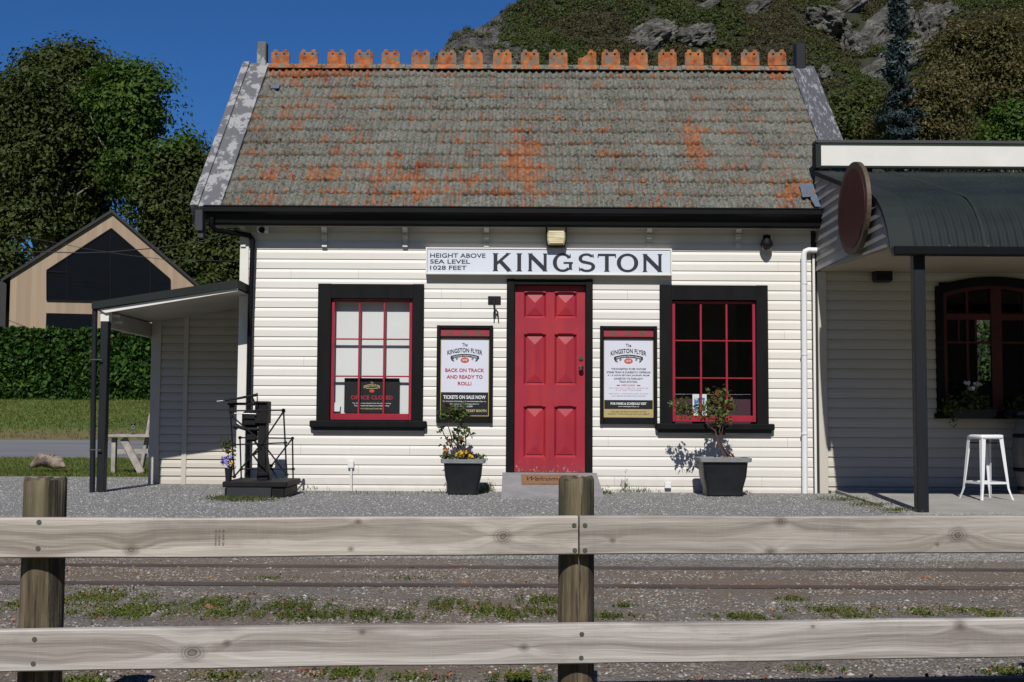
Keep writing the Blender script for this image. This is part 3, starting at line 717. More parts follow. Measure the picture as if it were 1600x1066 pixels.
# ridge capping and crested ridge tiles
mb = MB(); segs = [439, 483, 527, 569, 611, 658, 699, 740, 785, 828, 872, 917, 954, 997, 1042, 1084, 1127, 1171, 1213]
x0 = TXL
half = []
for k in range(9):
    t = math.pi * (k / 8); half.append((RY - math.cos(t) * .13, RZ + math.sin(t) * .085 - .045))
edges = [TXL + .02] + [(P(a, 100, RY).x + P(b, 100, RY).x) / 2 for a, b in zip(segs[:-1], segs[1:])] + [TXR - .01]
for a, b in zip(edges[:-1], edges[1:]):
    dz = random.uniform(-.006, .006); mb.prismX([(y, z + dz) for y, z in half][::-1], a + .003, b - .003)
mb.build('ridge_capping', 'tiles', roof)
def crest(px, broken=False):
    xc = P(px, 95, RY).x; h = P(px, 80, RY).z - P(px, 104, RY).z; wd = .232; zb = RZ + .012
    zo = RZ + .030
    dz = P(px, 81, RY).z - (zb + h)
    zb = P(px, 103.5, RY).z
    lean = random.uniform(-.008, .008)
    def lobe(cx, r): return [(cx + r * math.cos(t), r * math.sin(t)) for t in [math.pi - k * math.pi / 5 for k in range(6)]]
    w2_ = wd / 2; hb = h * .80
    if broken: top = [(-w2_, h * .42), (-.05, h * .48), (-.02, h * .62), (.0, h * .60), (.018, h * .86), (.04, h), (.065, h), (.09, h * .86), (w2_, h * .80)]
    else: top = [(-w2_, hb), (-w2_ + .02, hb + .004), (-w2_ + .034, h), (-w2_ + .07, h), (-w2_ + .085, hb + .006), (w2_ - .085, hb + .006), (w2_ - .07, h), (w2_ - .034, h), (w2_ - .02, hb + .004), (w2_, hb)]
    outl = [(-w2_ - .004, 0), (-w2_ - .004, h * .3)] + top + [(w2_ + .004, h * .3), (w2_ + .004, 0)]
    holes = [(-.052, h * .70), (.052, h * .70)] if not broken else [(.052, h * .70)]
    # triangulated plate with holes through a filled curve
    cu = bpy.data.curves.new('c', 'CURVE'); cu.dimensions = '2D'; cu.fill_mode = 'BOTH'; cu.extrude = .016; cu.bevel_depth = .003; cu.bevel_resolution = 0
    def spl(pts):
        s = cu.splines.new('POLY'); s.points.add(len(pts) - 1)
        for p, q in zip(s.points, pts): p.co = (q[0], q[1], 0, 1)
        s.use_cyclic_u = True
    spl(outl)
    for hx, hz in holes: spl([(hx + .018 * math.cos(t * .785), hz + .018 * math.sin(t * .785)) for t in range(8)][::-1])
    o = bpy.data.objects.new('c', cu); COL.objects.link(o)
    dg = bpy.context.evaluated_depsgraph_get(); dg.update(); me = bpy.data.meshes.new_from_object(o.evaluated_get(dg))
    vs = [(xc + v.co.x, RY - .03 - v.co.z + lean * v.co.y * 3, zb + v.co.y + lean * v.co.x) for v in me.vertices]; fs = [tuple(p.vertices) for p in me.polygons]
    bpy.data.objects.remove(o); bpy.data.curves.remove(cu)
    mb = MB().add(vs, fs)
    # flared saddle at the foot
    sad = []
    for k in range(9):
        t = math.pi * (k / 8); sad.append((RY - math.cos(t) * .137, RZ + math.sin(t) * .092 - .047))
    mb.prismX([(y, z) for y, z in sad][::-1], xc - wd / 2 - .004, xc + wd / 2 + .004)
    o = mb.build('ridge_tile', 'ridge', roof)
    if broken: o['label'] = 'ridge tile with its left lobe broken off'
for px in segs: crest(px, px == 917)

# --- barge boards and finials
def bargeb(xa, xb, y0, mat, label=None):
    up = .055; p0 = Vector((0, y0, rz(y0))) + sn * up; p1 = Vector((0, RY, rz(RY))) + sn * up
    th = .05; mb = MB()
    def sec(p): return [(p.y, p.z), (p.y, p.z)]
    a0, a1 = p0, p1; b0, b1 = p0 - sn * th, p1 - sn * th
    mb.prismX([(a0.y, a0.z), (b0.y, b0.z), (b1.y, b1.z), (a1.y, a1.z)], xa, xb)
    ya0, ya1 = 2 * RY - a0.y, 2 * RY - b0.y
    mb.prismX([(2 * RY - a0.y, a0.z), (2 * RY - a1.y - .001, a1.z), (2 * RY - b1.y - .001, b1.z), (2 * RY - b0.y, b0.z)], xa, xb)
    o = mb.build('bargeboard', mat, st)
    if label: o['label'] = label
    return o
bl0 = P(301, 320, EY - .03).x; bl1 = P(346, 320, EY - .03).x
bargeb(bl0, bl1, EY - .04, 'barge1', 'bargeboard with peeling white paint')
# outer moulding strip and the upright face of the left barge
mb = MB()
a0 = Vector((0, EY - .045, rz(EY - .045))) + sn * .078; a1 = Vector((0, RY, RZ)) + sn * .078
mb.prismX([(a0.y, a0.z), ((a0 - sn * .3).y, (a0 - sn * .3).z), ((a1 - sn * .3).y, (a1 - sn * .3).z), (a1.y, a1.z)], bl0 - .012, bl0 + .075)
mb.build('bargeboard', 'barge1', st)['label'] = 'raised outer strip of the peeling left bargeboard'
mb = MB(); mb.box((bl0 + .03, EY - .05, EZ - .27), (bl0 + .12, EY + .10, EZ - .03), .008)
mb.box((bl0 + .06, EY - .02, EZ - .335), (bl0 + .12, EY + .08, EZ - .27)); mb.build('barge_foot', 'fascia', st)
br0 = TXR - .005; br1 = P(1268, 100, RY).x + .02
bargeb(br0, br1, .17, 'barge2', 'grey bargeboard flaking to bare timber')
for (pxa, pxb, top, mt) in ((401.5, 416, 65, 'barge1'), (1243, 1259, 66.5, 'post_grey')):
    xa, xb = P(pxa, 80, RY - .08).x, P(pxb, 80, RY - .08).x; z1 = P(pxa, top, RY - .08).z
    MB().box((xa, RY - .09, RZ - .25), (xb, RY + .06, z1), .012).build('finial', mt, st)

# --- gutter, fascia, soffit, eaves brackets
gx0 = P(319, 330, EY - .08).x; gx1 = XR - .0
gt = P(800, 324, EY - .08).z; gb_ = P(800, 350, EY - .08).z
H = gt - gb_
prof = [(EY - .10, gt), (EY - .10, gt - H * .35)] + [(EY - .10 + .085 * math.sin(t) , gt - H * .35 - H * .62 * (1 - math.cos(t)) ) for t in [R(15), R(35), R(55), R(75), R(90)]] + [(EY + .02, gt - H), (EY + .02, gt - .01), (EY - .085, gt - .01)]
MB().prismX(prof[::-1], gx0, gx1).build('gutter', 'gutter', st)
MB().box((gx0 - .004, EY - .108, gt - .008), (gx1, EY - .092, gt + .004)).build('gutter_lip', 'gutter', st)
fb = P(800, 356, EY + .1).z
MB().box((gx0 + .02, EY + .022, fb), (gx1, EY + .06, gt - .03)).build('fascia', 'fascia', st)
MB().box((gx0 + .05, EY + .062, fb + .005), (XR, .002, fb + .02)).build('soffit', 'soffit', st)
for px in (380, 507, 633, 760, 871.5, 1014.5, 1153.5):
    x = P(px, 365, -.05).x; mb = MB(); zt = fb + .004; zb = P(px, 386, -.03).z
    w_ = .028
    mb.prismX([(-.016, zt), (-.016, zb), (-.05, zb), (-.05, zb + .035), (-.030, zb + .05), (-.030, zb + .09), (-.065, zb + .10), (-.065, zb + .135), (-.04, zb + .15), (-.12, zt)][::-1], x - w_, x + w_)
    mb.build('bracket', 'trim', st)
# downpipes
mb = MB(); ya = EY - .04
p = lambda px, py, Y: P(px, py, Y)
mb.tube([p(331, 340, ya), p(331, 352, ya), p(337, 360, -.22), p(372, 365, -.13), p(390, 368, -.09), p(395, 376, -.075), p(394.5, 400, -.075), p(391, 500, -.075), p(387, 740, -.075), p(386.5, 752, -.075)], .030, 12)
mb.build('downpipe', 'gutter', st)
mb = MB()
mb.tube([p(1279, 391.5, -.075), p(1263, 391, -.075), p(1258, 393, -.075), p(1256, 398, -.075), p(1256, 410, -.075), p(1256.5, 500, -.075), p(1257, 600, -.075), p(1257.5, 771, -.07)], .032, 14)
for py in (443, 554, 678): q = p(1256.7, py, -.075); mb.tube([q + Vector((0, 0, -.008)), q + Vector((0, 0, .008))], .037, 14)
mb.tube([p(1279.5, 391.5, -.075), p(1277.5, 391.5, -.075)], .046, 14)
mb.build('downpipe', 'white', st)['label'] = 'white plastic downpipe'
# displaced steel flashings on the tiles
mb = MB()
def onroof(px, py, lift=.06):
    Yg = EY + (RY - EY) * .5
    for _ in range(8):
        q = P(px, py, Yg); zz = rz(Yg) + lift; Yg += (zz - q.z) * -.0 + ((q.z - zz) / (math.tan(pitch) - (q.z - CAMZ) / (q.y - CAMY)))
    return P(px, py, Yg)
def plate(pts, lift=.06, th=.006):
    a = [onroof(*q, lift) for q in pts]; n = len(a); b = [v - sn * th for v in a]
    return MB().add(a + b, [tuple(range(n)), tuple(range(2 * n - 1, n - 1, -1))] + [(i, i + n, (i + 1) % n + n, (i + 1) % n) for i in range(n)])
plate([(1249, 287), (1271, 287), (1277, 307), (1254, 308)]).build('flashing', 'greysteel', roof)
plate([(1266, 309), (1276, 304), (1284, 323), (1274, 323)], .07).build('flashing', 'greysteel', roof)
plate([(421, 138), (428, 131), (437, 131), (436, 138)], .05).build('flashing', 'greysteel', roof)['label'] = 'crumpled pale scrap of flashing'

# --- windows
def window(o, px, blind):
    """o: photo pixels of surround (x0,x1,y0,y1), sash and sill"""
    s_, h_, l_ = px
    a0, a1, c0, c1 = rect(*s_, -.04); b0, b1, d0, d1 = rect(*h_, .0)
    win = MB(); yf, yb = -.045, .05
    zs_ = rect(*l_, -.06)[3]
    win.box((a0, yf, zs_ - .01), (b0, yb, c1 - .0), .004); win.box((b1, yf, zs_ - .01), (a1, yb, c1), .004)
    win.box((b0 - .012, yf - .003, d1 + .005), (b1 + .012, yb - .002, c1 - .003), .004)
    w_ = win.build('window', 'black', st); w_['label'] = o
    e0, e1, e2, e3 = rect(*l_, -.08)
    sb = MB(); sb.box((e0, -.095, e2), (e1, .05, e3), .012); sb.build('sill', 'black', w_)
    sb = MB(); sb.box((e0 + .03, -.052, e2 - .05), (e1 - .03, -.012, e2 + .003)); sb.build('sill_apron', 'fascia', w_)
    # sash
    fw = .036; ys0, ys1 = -.004, .032; s = MB()
    s.box((b0 + .004, ys0, d0 + .004), (b0 + fw, ys1, d1 - .004), .003); s.box((b1 - fw, ys0, d0 + .004), (b1 - .004, ys1, d1 - .004), .003)
    s.box((b0 + fw, ys0 - .002, d0 + .004), (b1 - fw, ys1 - .002, d0 + .075), .003); s.box((b0 + fw, ys0 - .001, d1 - .03), (b1 - fw, ys1 - .001, d1 - .004), .003)
    for k in (1, 2):
        x = b0 + fw + (b1 - b0 - 2 * fw) * k / 3; s.box((x - .011, ys0 + .003, d0 + .07), (x + .011, ys1 - .004, d1 - .03), .003)
        z = d0 + .075 + (d1 - d0 - .105) * k / 3; s.box((b0 + fw, ys0 + .005, z - .008), (b1 - fw, ys1 - .006, z + .008), .003)
    s.build('sash', 'redsash', w_)
    g = MB(); g.add([(b0 + .02, .014, d0 + .03), (b1 - .02, .014, d0 + .03), (b1 - .02, .014, d1 - .02), (b0 + .02, .014, d1 - .02)], [(0, 1, 2, 3)]); g.build('pane', 'glass', w_)
    if blind: MB().box((b0 - .0, .095, d0 - .02), (b1, .098, d1 + .02)).build('blind', 'blind', w_)
    return w_, (b0, b1, d0, d1)
wn1, W1 = window('window with closed white blind', ((495.5, 661.5, 443.5, 660), (517, 644, 468, 657), (483.5, 666.5, 657.5, 668.5)), True)
wn2, W2 = window('window onto the dark room', ((1031, 1200.5, 445.5, 663), (1050, 1181, 470.5, 660), (1024.5, 1210.5, 662, 672.5)), False)

# --- door
d0, d1, e0, e1 = rect(803.5, 914.5, 448, 738.5, .04)
f0, f1, g0, g1 = rect(791, 926, 436, 739, -.03)
mb = MB(); mb.box((f0, -.04, g0), (d0, .09, g1), .004); mb.box((d1, -.04, g0), (f1, .09, g1), .004); mb.box((d0 - .002, -.036, e1 + .012), (d1 + .002, .088, g1 - .004), .004)
fr = mb.build('door_frame', 'black', st)
door = MB(); yd = .045
pans = []
Z = lambda py: P(858, py, yd).z
for (xa, xb) in ((818, 853), (866, 901)):
    for (ya_, yb_) in ((456, 497), (521, 602), (634, 715)):
        a = P(xa, 600, yd).x; b = P(xb, 600, yd).x; pans.append((a, b, Z(yb_), Z(ya_)))
door_h = [(p_[0], p_[1], p_[2], p_[3]) for p_ in pans]
lining(door, d0 + .003, d1 - .003, e0 + .004, e1 + .01, door_h, yd, yd + .03)
door.box((d0 + .003, yd + .03, e0 + .004), (d1 - .003, yd + .045, e1 + .01))
for a, b, c, d in pans:      # recessed moulding and raised pyramid field
    m_ = .026; zi = yd + .028
    vs = [(a, yd + .001, c), (b, yd + .001, c), (b, yd + .001, d), (a, yd + .001, d), (a + m_, zi, c + m_), (b - m_, zi, c + m_), (b - m_, zi, d - m_), (a + m_, zi, d - m_)]
    door.add(vs, [(0, 1, 5, 4), (1, 2, 6, 5), (2, 3, 7, 6), (3, 0, 4, 7)])
    q = m_ + .008; cx_ = (a + b) / 2; cz_ = (c + d) / 2; hh = min(b - a, d - c) / 2 - q
    yt = yd + .006
    r_ = [(a + q, zi - .006, c + q), (b - q, zi - .006, c + q), (b - q, zi - .006, d - q), (a + q, zi - .006, d - q), (cx_, yt, c + q + hh), (cx_, yt, d - q - hh)]
    door.add(r_, [(0, 1, 4), (1, 2, 5, 4), (2, 3, 5), (3, 0, 4, 5)])
    base = [(a + q, zi, c + q), (b - q, zi, c + q), (b - q, zi, d - q), (a + q, zi, d - q)]
    door.add(base + r_[:4], [(0, 1, 5, 4), (1, 2, 6, 5), (2, 3, 7, 6), (3, 0, 4, 7)])
    # eyebrow moulding over each panel
    door.prismY([(a + .004, d - .012), (a + .03, d - .010), (a + .05, d + .000), (b - .05, d + .000), (b - .03, d - .010), (b - .004, d - .012), (b - .004, d + .008), (a + .004, d + .008)], yd - .010, yd + .004)
dob = door.build('door', 'red', st)
mb = MB(); q = P(907.5, 560, yd)
mb.tube([(q.x, yd, q.z), (q.x, yd - .012, q.z)], .026, 16); mb.tube([(q.x, yd - .012, q.z), (q.x, yd - .022, q.z)], .014, 12); mb.build('lock', 'silver', dob)
mb = MB(); q = P(907.5, 575.5, yd); mb.tube([(q.x, yd, q.z), (q.x, yd - .03, q.z)], .014, 12); mb.tube([(q.x, yd - .03, q.z), (q.x, yd - .04, q.z), (q.x, yd - .062, q.z), (q.x, yd - .072, q.z)], [.018, .028, .028, .014], 16); mb.build('handle', 'silver', dob)

# --- step, mat
q0 = P(785, 738, -.03); q1 = P(932, 738, -.03); rt = PZ(779, 778, .0); ru = PZ(934, 778, .0)
mb = MB(); zt = q0.z
mb.prismX([(.0, -.02), (-.06, -.02), (rt.y, -.02), (rt.y, .01), (-.06, zt - .002), (.0, zt - .002)], q0.x, q1.x)
mb.build('door_step', 'stepc'); o = bpy.data.objects['door_step']; tag(o, 'sloping grey concrete doorstep in front of the red door', 'step')
def onstep(px, py, lift):
    t = 0.0
    lo, hi = rt.y, -.06
    for _ in range(40):
        m_ = (lo + hi) / 2; q = P(px, py, m_); zs = .01 + (zt - .012) * (m_ - rt.y) / (-.06 - rt.y) + lift
        if q.z > zs: hi_ = m_; lo, hi = m_, hi
        else: hi = m_
        # ray height grows with distance more slowly than the ramp
    return P(px, py, lo)
def matquad(pxs, lift):
    return [onstep(px, py, lift) for px, py in pxs]
def ramp_pt(x, t): # t from 0 front to 1 wall
    y = rt.y + (-.06 - rt.y) * t; return Vector((x, y, .01 + (zt - .012) * t))
rn = Vector((0, -(zt - .012), (-.06 - rt.y))).normalized()
# position of the mat along the ramp from its pixel rows
def ramp_t(py):
    lo, hi = 0, 1
    for _ in range(40):
        m_ = (lo + hi) / 2; q = ramp_pt(0, m_); d = q - CAM
        pyq = CY - F * d.dot(_u) / d.dot(_f)
        if pyq > py: lo = m_
        else: hi = m_
    return lo
t0, t1 = ramp_t(757.5), ramp_t(743.5); xa = P(814.5, 750, -.4).x; xb = P(905, 750, -.4).x
N = NT('coir'); N.col(N.ramp(N.noise(30, 5, .7), [(.3, (.19, .095, .04)), (.7, (.34, .19, .09))])); N.rough(.95); N.bump(N.noise(150, 3), .6, .006); MT['coir'] = N.m
a, b = ramp_pt(xa, t0), ramp_pt(xb, t0); c, d = ramp_pt(xb, t1), ramp_pt(xa, t1)
mb = MB(); up = rn * .016; dn = rn * .002
mb.add([a + dn, b + dn, c + dn, d + dn, a + up, b + up, c + up, d + up], [(3, 2, 1, 0), (4, 5, 6, 7), (0, 1, 5, 4), (1, 2, 6, 5), (2, 3, 7, 6), (3, 0, 4, 7)])
mt_ = thing('doormat', 'brown coir doormat with black script lettering on the doorstep', 'doormat', (xa, a.y, a.z)); mb.build('mat', 'coir', mt_)
mb = MB(); vx = (b - a).normalized(); vy = (d - a).normalized(); L_ = (b - a).length; Hh = (d - a).length
tmp = MB(); textmesh(tmp, 'Welcome', 0, 0, L_ * .62, Hh * .44, 0, .0, 0, None, .5)
mb.add([(a + vx * (L_ * .40 + v[0]) + vy * (Hh * .52 + v[2]) + rn * .0185) for v in tmp.v], tmp.f); mb.build('lettering', 'blackink', mt_)

# =================================================================== SIGN BOARD
s0, s1, s2, s3 = rect(665, 1050, 387.5, 430, -.1)
sg = thing('station_sign', 'long white station name board lettered KINGSTON in black above the red door', 'sign', ((s0 + s1) / 2, -.06, s2))
MB().box((s0 + .02, -.092, s2 + .02), (s1 - .02, -.018, s3 - .02)).build('board', 'whiteb', sg)
mb = MB(); t_ = .018
mb.box((s0, -.112, s2), (s1, -.018, s2 + t_), .003); mb.box((s0, -.101, s3 - t_), (s1, -.018, s3), .003)
mb.box((s0 + .001, -.110, s2 + t_), (s0 + t_, -.018, s3 - t_), .002); mb.box((s1 - t_, -.110, s2 + t_), (s1 - .001, -.018, s3 - t_), .002); mb.build('frame', 'trim', sg)
# hand-drawn extended capitals with spurs
ys_ = [0]
def stroke(mb, p, q, w, y):
    p, q = Vector((p[0], 0, p[1])), Vector((q[0], 0, q[1])); d = (q - p).normalized(); n = Vector((-d.z, 0, d.x)) * w / 2
    ys_[0] += 1; yy = y - (ys_[0] % 7) * .0003
    mb.add([(v.x, yy, v.z) for v in (p + n, p - n, q - n, q + n)], [(0, 1, 2, 3)])
def arcs(mb, cx, cz, rx, rz_, a0, a1, w0, w1, y, n=28):
    vs = []; fs = []; ys_[0] += 1; yy = y - (ys_[0] % 7) * .0003
    for k in range(n + 1):
        t = R(a0 + (a1 - a0) * k / n); th = w0 + (w1 - w0) * abs(math.cos(t))
        vs += [(cx + (rx) * math.cos(t), yy, cz + (rz_) * math.sin(t)), (cx + (rx - th) * math.cos(t), yy, cz + (rz_ - w0) * math.sin(t))]
    for k in range(n): fs.append((2 * k, 2 * k + 1, 2 * k + 3, 2 * k + 2))
    mb.add(vs, fs)
def stem(mb, x, z0, z1, w, y, sp=.012):
    ys_[0] += 1; yy = y - (ys_[0] % 7) * .0003; k = .016
    pts = [(x - w / 2 - sp, z0), (x + w / 2 + sp, z0), (x + w / 2, z0 + k), (x + w / 2, z1 - k), (x + w / 2 + sp, z1), (x - w / 2 - sp, z1), (x - w / 2, z1 - k), (x - w / 2, z0 + k)]
    mb.add([(a, yy, b) for a, b in pts], [(0, 1, 2, 7), (7, 2, 3, 6), (6, 3, 4, 5)])
mb = MB(); ly = -.0935; zt_, zb_ = P(900, 396.5, -.09).z, P(900, 424.6, -.09).z; hL = zt_ - zb_
def lx(zx): return P(640 + zx / 3.331, 410, -.09).x
W = .043
k0, k1 = lx(433), lx(530); stem(mb, k0 + .03, zb_, zt_, W, ly); stroke(mb, (k0 + .045, zb_ + hL * .42), (k1 - .035, zt_ - .004), .030, ly); stroke(mb, (k0 + .080, zb_ + hL * .58), (k1 - .022, zb_ + .004), .044, ly)
stroke(mb, (k1 - .062, zt_ - .004), (k1 - .008, zt_ - .004), .009, ly); stroke(mb, (k1 - .052, zb_ + .004), (k1 + .004, zb_ + .004), .009, ly)
stem(mb, (lx(558) + lx(583)) / 2, zb_, zt_, W, ly)
for a, b in ((615, 718), (1212, 1315)):
    n0, n1 = lx(a), lx(b); stem(mb, n0 + .027, zb_, zt_, .034, ly); stem(mb, n1 - .027, zb_, zt_, .034, ly); stroke(mb, (n0 + .022, zt_ - .014), (n1 - .024, zb_ + .014), .046, ly)
g0_, g1_ = lx(745), lx(848); cx_ = (g0_ + g1_) / 2; rx = (g1_ - g0_) / 2; cz_ = (zt_ + zb_) / 2
arcs(mb, cx_, cz_, rx, hL / 2 + .004, 34, 318, .026, .046, ly); stem(mb, g1_ - .024, zb_ + .02, cz_ + .005, .034, ly, .008); stroke(mb, (cx_ + .01, cz_ - .004), (g1_ + .004, cz_ - .004), .022, ly); stroke(mb, (g1_ - .027, zt_ - .006), (g1_ - .026, zt_ - .050), .012, ly)
s0_, s1_ = lx(877), lx(965); cx_ = (s0_ + s1_) / 2; rx = (s1_ - s0_) / 2; r2 = hL / 4 + .009
arcs(mb, cx_ - .002, zt_ - r2 + .004, rx * .93, r2, 25, 255, .026, .040, ly); arcs(mb, cx_ + .002, zb_ + r2 - .004, rx, r2, -155, 80, .026, .042, ly)
stroke(mb, (cx_ - .05, cz_ + .012), (cx_ + .05, cz_ - .010), .031, ly); stroke(mb, (s1_ - .021, zt_ - .004), (s1_ - .020, zt_ - .046), .011, ly); stroke(mb, (s0_ + .018, zb_ + .004), (s0_ + .012, zb_ + .050), .011, ly)
t0_, t1_ = lx(980), lx(1073); stem(mb, (t0_ + t1_) / 2, zb_, zt_, W, ly); stroke(mb, (t0_ + .004, zt_ - .013), (t1_ - .004, zt_ - .013), .026, ly); stroke(mb, (t0_ + .006, zt_), (t0_ + .001, zt_ - .045), .012, ly); stroke(mb, (t1_ - .006, zt_), (t1_ - .001, zt_ - .045), .012, ly)
o0, o1 = lx(1078), lx(1190); arcs(mb, (o0 + o1) / 2, cz_, (o1 - o0) / 2, hL / 2 + .004, 0, 360, .027, .046, ly, 48)
for s, xa, xb, ya_, yb_ in (('HEIGHT ABOVE', 107, 395, 183, 206), ('SEA LEVEL', 107, 315, 215, 237), ('1028 FEET', 107, 297, 247, 269)):
    a, b = lx(xa), lx(xb); z1_ = P(730, 341.2 + ya_ / 3.331, -.09).z; z0_ = P(730, 341.2 + yb_ / 3.331, -.09).z
    textmesh(mb, s, (a + b) / 2, (z0_ + z1_) / 2, b - a, z1_ - z0_, -.0945, .012)
mb.build('lettering', 'letter', sg)

# =================================================================== NOTICE BOARDS
def poster(label, px, kind):
    x0, x1, z0, z1 = rect(*px, -.05)
    t = thing('notice_board', label, 'notice board', ((x0 + x1) / 2, -.03, z0), 'framed notice boards beside the door')
    fw = .042; yb = -.018
    mb = MB(); mb.box((x0, -.060, z0), (x0 + fw, yb, z1), .004); mb.box((x1 - fw, -.060, z0), (x1, yb, z1), .004)
    mb.box((x0 + fw, -.057, z1 - .035), (x1 - fw, yb, z1 - .001), .004); mb.box((x0 + fw, -.057, z0 + .001), (x1 - fw, yb, z0 + .075), .004)
    Hh = z1 - z0; Wd = x1 - x0; hz0 = z1 - .035 - .085
    mb.box((x0 + fw, -.055, hz0 - .022), (x1 - fw, yb, hz0), .003); mb.build('frame', 'black', t)
    MB().box((x0 + fw, -.034, hz0), (x1 - fw, yb, z1 - .035)).build('header', 'header', t)
    px0, px1, pz0, pz1 = x0 + fw, x1 - fw, z0 + .075, hz0 - .022; w_ = px1 - px0; h_ = pz1 - pz0; cx = (px0 + px1) / 2
    MB().box((px0, -.030, pz0), (px1, yb, pz1)).build('poster', 'poster', t)
    b_ = MB(); y = -.0312; e = .008
    b_.box((px0, -.0325, pz0), (px0 + e, -.0301, pz1)); b_.box((px1 - e, -.0325, pz0), (px1, -.0301, pz1)); b_.box((px0 + e, -.0325, pz0), (px1 - e, -.0301, pz0 + e)); b_.box((px0 + e, -.0325, pz1 - e * .6), (px1 - e, -.0301, pz1))
    if kind == 2: b_.box((px0 + e, -.0318, pz0 + e), (px1 - e, -.0302, pz0 + h_ * .105))
    b_.build('poster_border', 'gold', t)
    for ch, fx in (('N.', .24), ('Z.', .5), ('R.', .76)):
        L = MB(); textmesh(L, ch, x0 + Wd * fx, (hz0 + z1 - .035) / 2, .095, .062, -.0350, .03); L.build('header_letter', 'bronze', t)
    '''
    textmesh(L, 'N.', x0 + Wd * .24, (hz0 + z1 - .035) / 2, .095, .062, -.0350, .03); textmesh(L, 'Z.', cx, (hz0 + z1 - .035) / 2, .095, .062, -.0350, .03); textmesh(L, 'R.', x0 + Wd * .76, (hz0 + z1 - .035) / 2, .095, .062, -.0350, .03)
    '''
    D = MB(); yy = -.0330
    zf = lambda f: pz1 - h_ * f
    textmesh(D, 'The', cx, zf(.085), w_ * .11, h_ * .042, yy, .01)
    textmesh(D, 'KINGSTON FLYER', cx, zf(.155), w_ * .72, h_ * .058, yy, .02, h_ * .035)
    n = 14   # ribbon
    vs = []; fs = []
    for k in range(n + 1):
        u = -1 + 2 * k / n; xx = cx + u * w_ * .29; c_ = zf(.222) - h_ * .028 * u * u; vs += [(xx, yy, c_ + h_ * .019), (xx, yy, c_ - h_ * .019)]
    for k in range(n): fs.append((2 * k, 2 * k + 1, 2 * k + 3, 2 * k + 2))
    D.add(vs, fs)
    for sgn in (-1, 1):
        for (ox, oz, rr) in ((.25, .272, .030), (.16, .268, .022)):
            arcs(D, cx + sgn * w_ * ox, zf(oz), w_ * rr, h_ * rr * .6, 0, 300, w_ * .010, w_ * .012, yy - .0002, 10)
        stroke(D, (cx + sgn * w_ * .29, zf(.25)), (cx + sgn * w_ * .22, zf(.30)), h_ * .012, yy)
    Wt = MB(); O = MB(); Rd = MB(); G = MB(); Pk = MB(); Gd = MB(); Bk = MB()
    textmesh(Wt, 'VINTAGE STEAM TRAIN', cx, zf(.226), w_ * .50, h_ * .019, yy - .0014, .01, h_ * .021)
    O.add([(cx + w_ * .088 * math.cos(t_ * .3927), yy, zf(.283) + h_ * .034 * math.sin(t_ * .3927)) for t_ in range(16)], [tuple(range(16))])
    textmesh(Wt, '1878', cx, zf(.283), w_ * .10, h_ * .026, yy - .0012, .01)
    if kind == 1:
        for s, f, ww in (('BACK ON TRACK', .412, .80), ('AND READY TO', .497, .74), ('ROLL!', .582, .28)): textmesh(Rd, s, cx, zf(f), w_ * ww, h_ * .046, yy, .025)
        Bk.box((px0 + e, -.0318, pz0 + e), (px1 - e, -.0302, zf(.695)))
        textmesh(Wt, 'TICKETS ON SALE NOW', cx, zf(.757), w_ * .87, h_ * .047, yy, .03)
        textmesh(Wt, 'For Schedule & Bookings visit www.thekingstonflyer.nz', cx, zf(.812), w_ * .88, h_ * .020, yy, .01)
        textmesh(Wt, 'Get intouch: info@thekingstonflyer.nz', cx, zf(.845), w_ * .60, h_ * .019, yy, .01)
        textmesh(Wt, 'Tel: +6403 4812589', cx, zf(.875), w_ * .33, h_ * .019, yy, .01)
        textmesh(Gd, 'OPEN AT THE TICKET BOOTH', cx + w_ * .04, zf(.93), w_ * .82, h_ * .032, yy, .02)
    else:
        for s, f, ww in (('THE KINGSTON FLYER VINTAGE', .385, .70), ('STEAM TRAIN IS CURRENTLY OFFERING', .427, .88), ('A 1.5 HOUR RETURN JOURNEY FROM', .468, .84), ('KINGSTON TO FAIRLIGHT', .508, .58), ('TRAIN STATION.', .548, .37)): textmesh(D, s, cx, zf(f), w_ * ww, h_ * .023, yy, .012)
        textmesh(Rd, 'EVERY SUNDAY', cx, zf(.592), w_ * .28, h_ * .022, yy, .0)
        for sg_ in (-1, 1): stroke(Rd, (cx + sg_ * w_ * .17, zf(.592)), (cx + sg_ * w_ * .24, zf(.592)), h_ * .008, yy)
        textmesh(Pk, 'TRAIN TIMES TO SUIT, CHECK FOR THE DEPARTURES', cx, zf(.628), w_ * .80, h_ * .016, yy, 0); textmesh(Pk, 'AT THE TICKET OFFICE WINDOW', cx, zf(.653), w_ * .52, h_ * .016, yy, 0)
        textmesh(G, 'PLEASE NOTE ALL TIMETABLES ARE SUBJECT TO CHANGE', cx, zf(.70), w_ * .80, h_ * .014, yy, 0); textmesh(G, 'DUE TO WEATHER AND OPERATIONAL CONDITIONS', cx, zf(.728), w_ * .68, h_ * .014, yy, 0)
        Bk.box((px0 + e, -.0322, pz0 + h_ * .106), (px1 - e, -.0302, zf(.78)))
        textmesh(Wt, 'FOR FARES & SCHEDULE VISIT', cx, zf(.825), w_ * .72, h_ * .030, yy, .03); textmesh(Wt, 'www.thekingstonflyer.nz', cx, zf(.862), w_ * .42, h_ * .018, yy, .01)
        textmesh(D, 'AVAILABLE FOR PRIVATE CHARTERS AND FILM', cx, zf(.928), w_ * .70, h_ * .016, yy, .01); textmesh(D, 'CONTACT THE STATION OR VISIT OUR WEBSITE', cx, zf(.958), w_ * .84, h_ * .016, yy, .01)
    D.build('lettering', 'letter', t); Wt.build('lettering', 'whiteink', t); O.build('emblem', 'orange_ink', t)
    Rd.build('lettering', 'redink', t); Bk.build('poster_panel', 'blackink', t)
